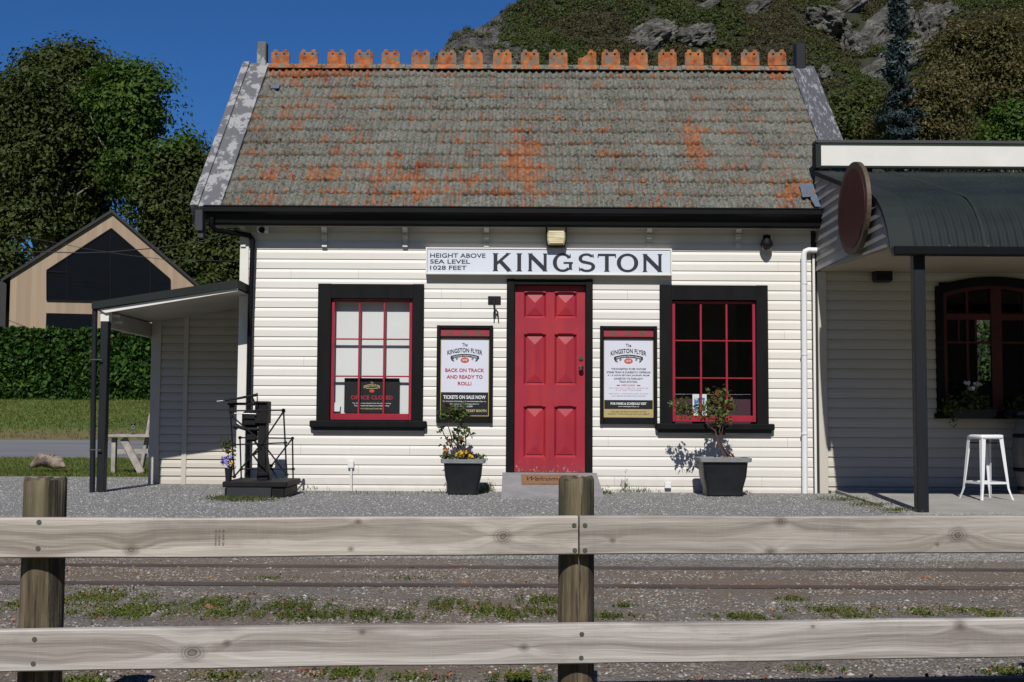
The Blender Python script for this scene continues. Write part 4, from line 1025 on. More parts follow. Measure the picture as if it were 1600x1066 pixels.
    if Gd.v: Gd.build('lettering', 'goldink', t)
    if G.v: G.build('lettering', 'grey_ink', t); Pk.build('lettering', 'pink', t)
    return t
poster('black framed notice board reading BACK ON TRACK AND READY TO ROLL, left of the door', (682, 770, 508.5, 661), 1)
poster('black framed notice board right of the door, its poster footed by a gold strip', (937.5, 1027, 509.5, 663), 2)

# closed sign inside the left window
x0, x1, z0, z1 = rect(538, 624, 591, 645, .06)
cs = thing('closed_sign', 'black OFFICE CLOSED sign standing inside the window with the blind', 'sign', ((x0 + x1) / 2, .06, z0))
MB().box((x0, .056, z0), (x1, .064, z1)).build('board', 'blackink', cs)
w_, h_ = x1 - x0, z1 - z0; cx = (x0 + x1) / 2; yy = .0553; zf = lambda f: z1 - h_ * f
Gd = MB(); Rd = MB(); Wt = MB(); O = MB()
textmesh(Gd, 'The', cx, zf(.13), w_ * .05, h_ * .05, yy, .01); textmesh(Gd, 'KINGSTON FLYER', cx, zf(.21), w_ * .30, h_ * .08, yy, .02, h_ * .05); stroke(Gd, (cx - w_ * .11, zf(.295)), (cx + w_ * .11, zf(.295)), h_ * .016, yy)
O.add([(cx + w_ * .047 * math.cos(k * .3927), yy, zf(.37) + h_ * .05 * math.sin(k * .3927)) for k in range(16)], [tuple(range(16))])
textmesh(Rd, 'OFFICE CLOSED', cx, zf(.56), w_ * .76, h_ * .115, yy, .015)
textmesh(Wt, 'The office is only attended when the train is running.', cx, zf(.73), w_ * .70, h_ * .045, yy, .01); textmesh(Wt, 'Tour services and tickets are available online', cx, zf(.795), w_ * .64, h_ * .045, yy, .01)
textmesh(Gd, 'WWW.THEKINGSTONFLYER.NZ', cx, zf(.885), w_ * .5, h_ * .04, yy, .01)
Gd.build('lettering', 'goldink', cs); Rd.build('lettering', 'redink', cs); Wt.build('lettering', 'whiteink', cs); O.build('emblem', 'orange_ink', cs)
# small white card in the corner of the same window
x0, x1, z0, z1 = rect(521.5, 531, 629, 643, .05)
tag(MB().prismY([(x0, z0), (x1, z0), (x1 + .004, z1 - .004), (x0 + .01, z1)], .048, .052).build('card', 'white'), 'small blank white card propped in the lower left corner of the blinded window', 'card')
# things inside the right window
x0, x1, z0, z1 = rect(1082, 1104, 616, 652, .16)
pc = thing('picture', 'white and blue picture leaning inside the dark window', 'picture', ((x0 + x1) / 2, .16, z0))
MB().box((x0, .155, z0), (x1, .165, z1)).build('card', 'white', pc); MB().box((x0 + .02, .152, z0 + .05), (x1 - .02, .1545, z1 - .04)).build('print', 'picblue', pc)
x0, x1, z0, z1 = rect(1055, 1176, 618, 654, .22)
sh = thing('display_shelf', 'dark purple display case with a bright steel edge inside the right-hand window', 'shelf', ((x0 + x1) / 2, .3, z0))
N = NT('plum_card'); N.col((.06, .012, .03)); N.rough(.6); MT['plum'] = N.m
MB().box((x0, .23, z0 - .3), (x1, .45, z1)).build('case', 'plum', sh); MB().tube([(x0, .215, z1 + .01), (x1, .215, z1 + .01)], .006, 6).build('edge', 'silver', sh)

# =================================================================== FIXTURES ON THE WALL
# floodlight
q = P(868, 371, -.12); fl = thing('floodlight', 'square floodlight with yellowed ribbed lens above the name board', 'lamp', (q.x, -.02, q.z))
mb = MB(); zt_, zb_ = P(868, 354.5, -.1).z, P(868, 387, -.1).z; xa, xb = P(852.5, 371, -.1).x, P(885, 371, -.1).x
cxl = (xa + xb) / 2
def ring(y, f, g): return [(cxl + (xa - cxl) * f * .86, y, zb_ + g), (cxl + (xb - cxl) * f * .86, y, zb_ + g), (cxl + (xb - cxl) * f, y, zb_ + .07), (cxl + (xb - cxl) * f, y, zt_ - g * .4), (cxl + (xa - cxl) * f, y, zt_ - g * .4), (cxl + (xa - cxl) * f, y, zb_ + .07)]
A, B, C_ = ring(-.02, .8, .02), ring(-.16, 1.0, 0), ring(-.18, .98, .004)
vs = A + B + C_; fs = [(0, 1, 2, 3, 4, 5)] + [(k * 6 + i, (k + 1) * 6 + i, (k + 1) * 6 + (i + 1) % 6, k * 6 + (i + 1) % 6) for k in (0, 1) for i in range(6)] + [(17, 16, 15, 14, 13, 12)]
mb.add(vs, fs); mb.build('housing', 'black', fl)
mb = MB(); A = ring(-.181, .86, .016); B = ring(-.205, .72, .035); mb.add(A + B, [(i, i + 6, (i + 1) % 6 + 6, (i + 1) % 6) for i in range(6)] + [(6, 7, 8, 9, 10, 11)])
for k in range(6):
    z = zb_ + .055 + k * .024; mb.box((cxl + (xa - cxl) * .66, -.208, z), (cxl + (xb - cxl) * .66, -.202, z + .010), .002)
mb.build('lens', 'lens', fl)
# dome lamp
q = P(1198, 383, -.10); dl = thing('dome_lamp', 'round black dome camera under the eaves above the right window', 'security camera', (q.x, -.02, q.z))
mb = MB(); mb.tube([(q.x, -.016, q.z + .045), (q.x, -.09, q.z + .075)], .028, 10); mb.lathe([(.02, .115), (.04, .11), (.045, .07), (.066, .03), (.070, 0), (.066, -.01)], (q.x, q.y, q.z), 20); mb.build('housing', 'black', dl)
mb = MB(); mb.lathe([(.064, -.010), (.060, -.03), (.045, -.052), (.022, -.065), (.004, -.068)], (q.x, q.y, q.z), 20); mb.build('dome', 'dome', dl)
# bullet camera
q = P(410, 357, -.12); bc = thing('bullet_camera', 'small white camera with black eye under the eaves above the black downpipe', 'security camera', (q.x, -.02, q.z))
MB().box((q.x - .06, -.15, q.z - .045), (q.x + .06, -.018, q.z + .045), .012).build('housing', 'white', bc)
mb = MB(); mb.tube([(q.x + .0, -.16, q.z - .022), (q.x, -.10, q.z - .018)], .034, 16); mb.build('eye', 'black', bc)
# iron bracket with fork
q = P(772, 469, -.03); hk = thing('wall_hook', 'black iron wall plate with a hanging forked hook between left notice board and sign', 'hook', (q.x, -.018, q.z))
xa, xb = P(762.5, 469, -.02).x, P(782.5, 469, -.02).x; zt_, zb_ = P(772, 463, -.02).z, P(772, 475.5, -.02).z
MB().box((xa, -.03, zb_), (xb, -.017, zt_), .004).build('plate', 'iron', hk)
mb = MB(); mb.tube([(q.x, -.03, q.z), (q.x + .0, -.06, q.z - .01), (q.x + .004, -.062, q.z - .10), (q.x + .012, -.06, q.z - .15)], [.012, .012, .010, .012], 8)
c_ = P(774.5, 487, -.06)
mb.tube([(c_.x, -.06, c_.z + .02), (c_.x - .018, -.06, c_.z - .005), (c_.x - .022, -.06, c_.z - .08)], [.010, .009, .006], 8); mb.tube([(c_.x, -.06, c_.z + .02), (c_.x + .022, -.06, c_.z - .005), (c_.x + .030, -.06, c_.z - .08)], [.010, .009, .006], 8)
mb.build('hook', 'iron', hk)
# conduit box and small socket
q = P(548, 729, -.04); cb = thing('conduit_box', 'small white junction box with a pipe into the gravel below the left window', 'junction box', (q.x, -.02, 0))
MB().box((q.x - .032, -.055, q.z - .02), (q.x + .034, -.016, q.z + .065), .006).build('box', 'white', cb); MB().tube([(q.x + .006, -.035, q.z - .02), (q.x + .008, -.035, -.02)], .012, 10).build('pipe', 'trim', cb)
q = P(1043.5, 759, -.04); tag(MB().box((q.x - .035, -.06, q.z - .03), (q.x + .035, -.016, q.z + .04), .005).build('vent_box', 'white'), 'tiny white box low on the wall just above the gravel, left of the right planter', 'junction box')

# =================================================================== POTTED SHRUBS
MT['rose'] = foliage('rose_leaves', (.03, .045, .012), (.065, .10, .02), (.12, .17, .04), (.24, .05, .035), .25)
MT['rose2'] = foliage('rose_leaves_pale', (.035, .045, .012), (.085, .115, .025), (.16, .20, .05), (.30, .04, .03), .3)
MT['stem'] = paint('plant_stem', (.10, .05, .035), .7, .3, 20, .1)
MT['fyel'] = paint('yellow_petals', (.62, .42, .03), .6, .15, 40, 0)
MT['fora'] = paint('orange_petals', (.65, .26, .08), .6, .2, 40, 0)
MT['fpur'] = paint('plum_petals', (.07, .015, .035), .6, .3, 40, 0)
MT['flil'] = paint('lilac_petals', (.33, .27, .72), .6, .2, 40, 0)
MT['fwhi'] = paint('white_petals', (.8, .8, .82), .6, .05, 40, 0)
def planter(label, cx, cyd, ptop, pbase, wt, wb, branches, blobs, matn, leafsize, group, skirt=False):
    zt = ptop; t = thing('potted_shrub', label, 'potted plant', (cx, cyd, 0), group)
    def sq(w, z, r=.035):
        o = []
        for (sx, sy) in ((1, 1), (-1, 1), (-1, -1), (1, -1)):
            for k in range(4):
                a = math.atan2(sy, sx) - R(45) + R(30) * k
                o.append((cx + sx * (w / 2 - r) + r * math.cos(a), cyd + sy * (w / 2 - r) * .85 + r * math.sin(a), z))
        return o
    prof = [(wb + (.04 if skirt else 0), 0), (wb, .05 if skirt else .01), (wb * 1.0, .07), ((wb + wt) / 2 * (.97 if skirt else 1), zt * .5), (wt * .93, zt * .88), (wt * .95, zt - .035)]
    rings = [sq(w_, z) for w_, z in prof]; n = 16; vs = sum(rings, []); fs = [tuple(range(n))[::-1]]
    for k in range(len(rings) - 1): fs += [(k * n + i, k * n + (i + 1) % n, (k + 1) * n + (i + 1) % n, (k + 1) * n + i) for i in range(n)]
    MB().add(vs, fs, True).build('pot', 'pot', t)
    rr = [sq(wt * .95, zt - .045), sq(wt * 1.06, zt - .04), sq(wt * 1.08, zt), sq(wt * .96, zt + .002), sq(wt * .94, zt - .03)]
    vs = sum(rr, []); fs = []
    for k in range(len(rr) - 1): fs += [(k * n + i, k * n + (i + 1) % n, (k + 1) * n + (i + 1) % n, (k + 1) * n + i) for i in range(n)]
    MB().add(vs, fs).build('rim', 'potrim', t)
    MB().add(sq(wt * .95, zt - .022), [tuple(range(n))]).build('soil', 'soil', t)
    mb = MB()
    for br in branches: mb.tube([P(a, b, cyd + c) for a, b, c in br], [.010 * (1 - .65 * i / max(1, len(br) - 1)) for i in range(len(br))], 6)
    mb.build('stem', 'stem', t)
    C = []
    for (a, b, c, r, n_) in blobs:
        n_ = max(4, int(n_ * .62)); r *= 1.22; q = P(a, b, cyd + c); u = RNG.normal(size=(n_, 3)); u /= np.linalg.norm(u, axis=1)[:, None]; rad = r * RNG.random(n_)[:, None] ** .6
        C.append(np.array(q)[None] + u * rad)
    leaves('foliage', np.concatenate(C), leafsize, matn, t, aspect=.62, up=.1)
    return t
cyd = -.50
c1 = P(723, 740, cyd - .2); zt1 = P(723, 718, cyd - .2).z; 
w_t = (P(755, 718, cyd - .2).x - P(690, 718, cyd - .2).x); w_b = (P(747, 770, cyd - .2).x - P(699, 770, cyd - .2).x)
pl1 = planter('dark square planter with a leggy shrub and yellow pansies, left of the door', c1.x, cyd, zt1, 0, w_t, w_b,
    [[(722, 716, 0), (716, 700, 0), (706, 685, 0), (700, 665, 0), (708, 645, 0)], [(722, 716, .02), (722, 700, 0), (716, 680, 0), (722, 655, 0), (716, 640, 0)], [(714, 712, 0), (705, 695, .02), (694, 680, .02), (690, 668, 0)], [(724, 716, 0), (728, 690, 0), (726, 670, 0)]],
    [(695, 645, 0, .07, 46), (707, 643, -.03, .085, 75), (722, 642, 0, .075, 60), (714, 652, 0, .07, 40), (728, 648, 0, .04, 18), (688, 672, .03, .05, 14), (700, 690, .03, .08, 26), (722, 672, .0, .08, 60), (733, 678, 0, .06, 26), (720, 690, 0, .06, 24), (712, 680, 0, .05, 16)], 'rose', .058, 'square planters against the station wall')
mb_y = []; 
def blossoms(name, pts, r, mat, parent):
    C = []
    for q, n in pts:
        u = RNG.normal(size=(n, 3)) * r; u[:, 2] *= .6; C.append(np.array(q)[None] + u)
    return leaves(name, np.concatenate(C), .034, mat, parent, aspect=.9, up=0)
blossoms('flower', [(P(a, b, cyd - .12), 12) for a, b in ((714, 711), (719, 709), (723, 712), (726, 708), (735, 714))], .018, 'fyel', pl1)
blossoms('flower', [(P(a, b, cyd - .1), 10) for a, b in ((697, 703), (698, 707))], .014, 'fora', pl1)
blossoms('flower', [(P(a, b, cyd - .05), 12) for a, b in ((730, 709), (734, 708), (738, 711), (741, 713), (727, 705), (731, 713))], .016, 'fpur', pl1)
C = np.concatenate([np.array(P(a, 713.5, cyd + random.uniform(-.1, .1)))[None] + RNG.normal(size=(30, 3)) * (.03, .05, .012) for a in (696, 703, 712, 728, 738, 746, 752)])
leaves('bedding_foliage', C, .035, 'rose', pl1, up=.3)
c2 = P(1134, 740, cyd - .2); zt2 = P(1134, 716, cyd - .2).z
w_t = (P(1174, 718, cyd - .2).x - P(1098, 718, cyd - .2).x) ; w_b = (P(1166, 770, cyd - .2).x - P(1104, 770, cyd - .2).x) * .92
pl2 = planter('dark flared planter with a wide rose bush and pale gravel top, under the right window', c2.x, cyd, zt2, 0, w_t, w_b,
    [[(1135, 714, 0), (1124, 700, 0), (1118, 680, 0), (1118, 665, 0), (1120, 640, 0), (1125, 615, 0)], [(1138, 714, .02), (1128, 695, .0), (1124, 672, 0), (1132, 650, 0), (1136, 630, 0)], [(1130, 712, 0), (1121, 690, 0), (1118, 674, 0), (1104, 662, -.03), (1098, 650, -.04), (1085, 640, -.05), (1060, 632, -.05)], [(1142, 714, 0), (1134, 706, 0), (1126, 690, 0), (1130, 665, 0)], [(1147, 714, .02), (1138, 704, 0), (1130, 694, .02)]],
    [(1124, 612, 0, .075, 42), (1112, 622, -.04, .07, 40), (1130, 628, 0, .10, 95), (1118, 640, 0, .10, 90), (1130, 648, 0, .09, 70), (1142, 640, 0, .07, 36), (1122, 660, 0, .07, 36), (1140, 660, .02, .05, 18), (1100, 636, -.05, .07, 34), (1085, 640, -.05, .07, 34), (1070, 634, -.05, .08, 46), (1056, 628, -.05, .07, 36), (1062, 645, -.05, .06, 20), (1046, 630, -.05, .05, 12), (1098, 650, -.03, .05, 16), (1136, 615, 0, .05, 14), (1108, 608, 0, .02, 4), (1064, 640, -.08, .09, 50), (1078, 648, -.08, .07, 34), (1095, 645, -.06, .08, 40), (1112, 650, -.04, .08, 40), (1125, 636, -.04, .11, 70), (1140, 628, 0, .07, 34)], 'rose2', .050, 'square planters against the station wall')
C, = [np.stack([c2.x + RNG.uniform(-.22, .22, 260), cyd + RNG.uniform(-.17, .17, 260), np.full(260, zt2 - .008)], 1)]
struct(stones('pot_gravel', C, np.full(260, .012), 'stones', pl2), 'stuff')

# =================================================================== PLATFORM SCALE
ysc = -1.25
b0 = PZ(345, 781, 0); b1 = PZ(450, 778, 0)
sc = thing('platform_scale', 'old black iron platform weighing scale with rod railings at the left corner of the station', 'weighing scale', ((b0.x + b1.x) / 2, -1, 0))
x0, x1 = P(347, 765, ysc).x, P(448.5, 765, ysc).x; zt_ = P(400, 756, ysc).z; zm = P(400, 762, ysc).z
mb = MB(); mb.box((x0 + .02, ysc + .02, -.02), (x1 - .03, ysc + .78, zm - .004), .01); mb.build('base', 'iron', sc)
mb = MB(); mb.box((x0, ysc, zm), (x1, ysc + .8, zt_ + .02), .01); mb.build('platform_deck', 'iron', sc)
MB().prismX([(ysc - .015, .0), (ysc + .018, .0), (ysc + .018, zm), (ysc - .004, zm)], x0 + .05, x1 - .16).build('base_plate', 'pot', sc)
yc = ysc + .42; Q = lambda px, py, Y=yc: P(px, py, Y)
def boxpx(mb, xa, xb, ya_, yb_, Y0, Y1, bev=.006):
    a, b = P(xa, (ya_ + yb_) / 2, Y0).x, P(xb, (ya_ + yb_) / 2, Y0).x; c, d = P(xa, yb_, Y0).z, P(xa, ya_, Y0).z
    mb.box((a, Y0, c), (b, Y1, d), bev)
mb = MB()
boxpx(mb, 402.5, 415, 650, 750, yc, yc + .16); boxpx(mb, 398, 417.5, 627, 662, yc - .03, yc + .18); boxpx(mb, 402, 419, 738, 752, yc - .01, yc + .16)
mb.prismY([(Q(403, 700).x, Q(403, 700).z), (Q(414, 700).x, Q(414, 700).z), (Q(421, 748).x, Q(421, 748).z), (Q(400, 748).x, Q(400, 748).z)], yc + .02, yc + .12)
mb.build('pillar', 'iron', sc)
mb = MB(); boxpx(mb, 355, 418, 629, 633, yc - .03, yc + .1, .004); boxpx(mb, 358, 366, 632, 646, yc - .01, yc + .1); boxpx(mb, 377, 404, 642, 668, yc, yc + .14, .03); boxpx(mb, 383, 402, 672, 690, yc + .03, yc + .08, .02); mb.tube([Q(398, 690), Q(408, 700), Q(396, 712), Q(404, 722)], .012, 6); boxpx(mb, 382, 402, 668, 675, yc + .01, yc + .1, .015)
mb.tube([Q(370, 666), Q(384, 671), Q(404, 671)], [.02, .016, .016], 8); mb.tube([Q(366, 665), Q(372, 668)], .03, 8)
mb.build('weigh_head', 'iron', sc)
mb = MB(); mb.tube([Q(341, 627, yc - .08), Q(370, 623, yc - .08), Q(402, 617, yc - .08)], [.008, .012, .016], 8); mb.tube([Q(402, 614, yc - .08), Q(402, 630, yc - .08)], .006, 6); mb.tube([Q(394, 621, yc - .08), Q(400, 634, yc - .06), Q(404, 640, yc - .05)], .010, 6); mb.build('beam', 'iron', sc)
mb = MB(); mb.tube([Q(339, 627.5, yc - .08), Q(351, 626, yc - .08)], .010, 8); mb.tube([Q(366, 646, yc - .06), Q(400, 647, yc - .06)], .007, 6); mb.build('beam_slide', 'brass', sc)
def rodframe(Y, pts, name='railing'):
    mb = MB()
    for a, b in pts:
        mb.tube([P(*a, Y), P(*b, Y)], .0085, 6)
    for q in {p_ for ab in pts for p_ in ab}:
        c_ = P(*q, Y); mb.tube([c_ - Vector((0, .02, 0)), c_ + Vector((0, .02, 0))], .017, 8)
    mb.build(name, 'iron', sc)
rodframe(ysc + .06, [((366, 745), (360, 642)), ((360, 642), (443, 641)), ((443, 641), (448, 742)), ((366, 695), (446, 692)), ((366, 745), (410, 692)), ((410, 692), (443, 643)), ((410, 692), (448, 742)), ((362, 650), (410, 692))])
rodframe(ysc + .74, [((375, 684), (457, 685)), ((377, 748), (375, 684)), ((457, 685), (458, 750)), ((377, 733), (458, 733)), ((396, 686), (434, 748)), ((457, 685), (424, 728))])
# flower vase standing on the scale
q = P(357, 757, ysc + .08); vs_ = thing('flower_vase', 'dark vase of lilac and yellow pansies standing on the left end of the scale', 'vase', (q.x, q.y, q.z))
h = P(357, 731, ysc + .08).z - q.z; MB().lathe([(.030, 0), (.034, h * .5), (.042, h * .95), (.044, h), (.036, h), (.03, h * .9)], q, 16).build('vase', 'pot', vs_)
C = []
for (a, b, r, n) in ((357, 700, .06, 60), (353, 692, .05, 30), (360, 712, .05, 40), (354, 722, .05, 30), (361, 728, .04, 24)):
    C.append(np.array(P(a, b, ysc + .08))[None] + RNG.normal(size=(n, 3)) * r * .55)
leaves('foliage', np.concatenate(C), .036, 'rose2', vs_, up=.3)
blossoms('flower', [(P(a, b, ysc + .04), 9) for a, b in ((350, 715), (353, 719), (358, 716), (355, 722), (348, 721), (360, 714))], .014, 'flil', vs_)
blossoms('flower', [(P(a, b, ysc + .03), 9) for a, b in ((361, 723), (363, 725))], .010, 'fyel', vs_)

# =================================================================== LEAN-TO SHELTER
sh = thing('lean_to_shelter', 'open lean-to shelter with dark green roof against the left end of the station', 'shelter', (-3.9, .9, 0))
Yf = -.60; YBk = 1.10
tl, tr = P(143, 472, Yf), P(371, 436.5, Yf); bl_, br_ = P(143, 483, Yf), P(371, 449.5, Yf)
mb = MB()
mb.add([(tl.x, Yf, tl.z), (tr.x, Yf, tr.z), (br_.x, Yf, br_.z), (bl_.x, Yf, bl_.z), (tl.x, YBk + .15, tl.z), (tr.x, YBk + .15, tr.z), (br_.x, YBk + .15, br_.z), (bl_.x, YBk + .15, bl_.z)],
       [(3, 2, 1, 0), (4, 5, 6, 7), (0, 1, 5, 4), (2, 3, 7, 6), (1, 2, 6, 5), (3, 0, 4, 7)]); mb.build('roof', 'green', sh)
def zl(px, py): return P(px, py, Yf + .04)
a, b = P(155, 483.3, Yf + .04), P(371, 449.5, Yf + .04); c, d = P(371, 455, Yf + .04), P(165, 489, Yf + .04)
mb = MB(); dz = .003
mb.add([(a.x, Yf + .03, a.z - dz), (b.x, Yf + .03, b.z - dz), (c.x, Yf + .03, c.z), (d.x, Yf + .03, d.z), (a.x, Yf + .06, a.z - dz), (b.x, Yf + .06, b.z - dz), (c.x, Yf + .06, c.z), (d.x, Yf + .06, d.z)],
       [(3, 2, 1, 0), (4, 5, 6, 7), (0, 1, 5, 4), (2, 3, 7, 6), (1, 2, 6, 5), (3, 0, 4, 7)]); mb.build('fascia', 'trim', sh)
# ceiling
mb = MB(); mb.add([(bl_.x + .06, Yf + .062, bl_.z - .02), (br_.x, Yf + .062, br_.z - .02), (br_.x, YBk, br_.z - .02), (bl_.x + .06, YBk, bl_.z - .02)], [(0, 1, 2, 3)]); mb.build('ceiling', 'soffit', sh)
px0, px1 = P(154, 620, Yf + .06).x, P(166, 620, Yf + .06).x
z1_ = P(160, 502, Yf + .06).z; MB().box((px0, Yf + .062, -.02), (px1, Yf + .16, z1_), .006).build('post', 'post_grey', sh)
MB().box((px0 - .004, Yf + .061, z1_), (px1 + .004, Yf + .165, P(160, 484, Yf + .06).z + .02)).build('post_cap', 'trim', sh)
mb = MB(); mb.tube([P(148.5, 484, Yf + .05), P(148, 500, Yf + .05), P(146, 620, Yf + .05), P(144, 770, Yf + .05)], .030, 10); mb.build('downpipe', 'post_grey', sh)
for py in (562, 703): q = P(147 if py < 600 else 145.5, py, Yf + .02); MB().box((q.x - .045, q.y, q.z - .006), (q.x + .08, q.y + .01, q.z + .006)).build('pipe_clip', 'metal', sh)
# left side beam with exposed rafters, back wall
bz = bl_.z - .02; MB().box((px0 + .01, Yf + .17, bz - .17), (px0 + .07, YBk, bz - .002)).build('side_beam', 'soffit', sh)
for k, yy in enumerate((Yf + .19, Yf + .27)): MB().box((px0 + .07, yy, bz - .05 - k * .065), (px0 + .16, yy + .03, bz - .025 - k * .065)).build('rafter_end', 'trim', sh)
bx0 = P(250, 620, YBk).x; mb = MB(); siding(mb, bx0, XL + .02, -.02, 2.2, [], YBk, .1, 0, False, 2)
mb.add([(bx0, YBk + .01, -.02), (XL, YBk + .01, -.02), (XL, YBk + .01, 2.3), (bx0, YBk + .01, 2.3)], [(0, 1, 2, 3)])
mb.build('back_wall', 'wall_shaded', sh)
a_, b_ = P(234.5, 620, YBk - .03).x, P(250, 620, YBk - .03).x; MB().box((a_, YBk - .035, -.02), (b_, YBk + .08, 2.1), .004).build('corner_post', 'wall_shaded', sh)
a_, b_ = P(285.5, 620, YBk - .03).x, P(293, 620, YBk - .03).x; MB().box((a_, YBk - .035, -.02), (b_, YBk - .002, 2.2), .003).build('batten', 'wall_shaded', sh)
q = P(207, 514, 1.2); tag(MB().box((q.x - .13, 1.18, q.z - .06), (q.x + .13, 1.22, q.z + .045), .004).build('hanging_sign', 'darkred_and_shade'), 'small dark red board hanging under the lean-to roof', 'sign')

# =================================================================== NEIGHBOURING SHOP WITH CANOPY
X0 = XR + .005
nb = thing('neighbouring_building', 'cream weatherboard shop with curved green canopy and arched red window on the right', 'building', (6.5, 2.5, 0))
aw = (P(1461, 540).x, P(1645, 540).x, P(1500, 650).z, P(1500, 436).z)
inr = (aw[0] + .07, aw[1] - .07, aw[2] + .05, aw[3] - .16)
mb = MB(); siding(mb, X0 + .09, 9.2, -.02, 3.55, [(inr[0] - .02, inr[1] + .02, inr[2] - .02, inr[3] + .12)], 0, .1095, zref + .008, False, 2); mb.build('wall', 'wall_shaded', nb)
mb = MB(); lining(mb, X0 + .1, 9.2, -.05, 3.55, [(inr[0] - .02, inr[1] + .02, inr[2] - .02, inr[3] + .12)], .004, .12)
mb.box((9.1, .12, -.05), (9.2, 5.2, 3.8)); mb.box((4.05, .12, -.05), (4.1, 5.2, 3.8)); mb.box((4.05, .12, 3.3), (9.2, 5.2, 3.4)); mb.box((4.1, .12, -.05), (9.1, 5.2, .02))
bw = (P(1527, 545, 5.1).x, P(1553, 545, 5.1).x, P(1540, 595, 5.1).z, P(1540, 498, 5.1).z); bw2 = (P(1470, 545, 5.1).x, P(1480, 545, 5.1).x, bw[2], P(1475, 535, 5.1).z)
lining(mb, 4.1, 9.1, .02, 3.3, [bw, bw2], 5.1, 5.2); mb.build('wall_lining', 'interior', nb)
a_, b_ = P(1279, 600, -.03).x, P(1292.5, 600, -.03).x; MB().box((a_, -.04, -.02), (b_, .03, 2.47), .004).build('corner_board', 'wall_shaded', nb)
# parapet
z0_, z1_ = P(1400, 261, 0).z, P(1400, 221, 0).z
MB().box((X0 + .03, -.02, z0_), (9.2, .12, z1_ - .02)).build('parapet', 'trim', nb)
MB().box((X0 - .005, -.05, z1_ - .032), (9.2, .14, z1_ + .003), .004).build('parapet_cap', paint('cap_grey', (.055, .058, .06), .6, .1, 3, .05), nb)
MB().box((X0 - .004, -.045, z0_ - .02), (X0 + .055, .13, z1_ - .045)).build('parapet_end', 'green', nb)
MB().box((X0 + .055, -.04, z0_ - .018), (9.2, -.018, z0_ + .004)).build('flashing', 'green', nb)
# canopy
KP = [(0, 3.60), (-.8, 3.355), (-1.57, 3.115), (-2.05, 2.965), (-2.2, 2.915), (-2.34, 2.85), (-2.47, 2.75), (-2.57, 2.64), (-2.65, 2.52), (-2.70, 2.40), (-2.72, 2.345)]
XC1 = 9.2; nxc = int((XC1 - X0 - .2) / .0127); V = []; Fs = []
xsx = [X0 + .0 + .2 + i * .0127 for i in range(nxc)]
for k, (y, z) in enumerate(KP):
    a = KP[max(k - 1, 0)]; b = KP[min(k + 1, len(KP) - 1)]; d = Vector((0, b[0] - a[0], b[1] - a[1])).normalized(); n = Vector((0, d.z, -d.y));
    if n.z < 0: n = -n
    if n.y > 0: n = -n
    for i, x in enumerate(xsx):
        h = .009 * math.cos(2 * math.pi * i / 6); V.append((x, y + n.y * h, z + n.z * h + .012))
for k in range(len(KP) - 1):
    for i in range(nxc - 1): Fs.append((k * nxc + i, (k + 1) * nxc + i, (k + 1) * nxc + i + 1, k * nxc + i + 1))
can = MB().add(V, Fs, True).build('canopy_roof', 'corr', nb)
# flat edge flashing, lap seam, frame, gutter
n = len(KP); vs = [(x, y, z + dz) for x, dz in ((X0 - .02, .022), (X0 + .215, .022), (X0 - .02, -.03)) for y, z in KP]
MB().add(vs, [(i, i + 1, n + i + 1, n + i) for i in range(n - 1)] + [(2 * n + i, 2 * n + i + 1, i + 1, i) for i in range(n - 1)]).build('edge_flashing', 'green', can)
for xs_ in (P(1522, 350, -2.5).x,):
    MB().add([(x, y - (.010 if k else 0), z + dz) for k, (x, dz) in enumerate(((xs_, .030), (xs_ + .03, .026))) for y, z in KP], [(i, i + 1, n + i + 1, n + i) for i in range(n - 1)]).build('lap_seam', 'green', can)
MB().box((X0 - .01, -2.80, 2.285), (9.2, -2.70, 2.365), .01).build('gutter', 'gutter', nb)
ss = MB(); # end panel boards, horizontal, clipped by the canopy curve
def topz(y):
    for (a, za), (b, zb) in zip(KP[:-1], KP[1:]):
        if b <= y <= a: return za + (zb - za) * (y - a) / (b - a)
    return KP[-1][1]
zb0 = 2.365; xe = X0
def zbot(y): return 2.475 + .036 * y
for k in range(12):
    za = zb0 + k * .1095; zc = za + .1095; ya_s = [y for y in np.linspace(-.02, -2.70, 90)]
    for y0_, y1_ in zip(ya_s[:-1], ya_s[1:]):
        tz0, tz1 = topz(y0_) - .012, topz(y1_) - .012
        if tz0 <= za and tz1 <= za: continue
        c0, c1 = min(zc, max(za, tz0)), min(zc, max(za, tz1)); zl_ = max(za, zbot((y0_ + y1_) / 2))
        if zl_ >= min(c0, c1): continue
        ss.add([(xe - .018, y0_, zl_), (xe - .018, y1_, zl_), (xe - .004, y1_, c1), (xe - .004, y0_, c0)], [(0, 1, 2, 3)])
        ss.add([(xe - .018, y0_, zl_), (xe - .003, y0_, zl_), (xe - .003, y1_, zl_), (xe - .018, y1_, zl_)], [(0, 1, 2, 3)])
MT['sidepanel'] = paint('grey_end_panel', (.36, .35, .325), .5, .15, 4, .1)
ss.build('canopy_end_panel', 'sidepanel', nb)
ep = [(y, z - .03) for y, z in KP[1:]]; 
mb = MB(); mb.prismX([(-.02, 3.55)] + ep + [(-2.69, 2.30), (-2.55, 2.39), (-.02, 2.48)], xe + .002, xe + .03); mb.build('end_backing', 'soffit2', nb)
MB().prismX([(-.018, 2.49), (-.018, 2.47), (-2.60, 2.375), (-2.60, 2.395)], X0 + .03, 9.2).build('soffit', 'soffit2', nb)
q = PZ(1441, 803, -.04); q = P(1440, 800, -2.62); pw = .052
MB().box((q.x - pw, -2.67, -.05), (q.x + pw, -2.57, 2.378), .006).build('post', 'post_grey', nb)
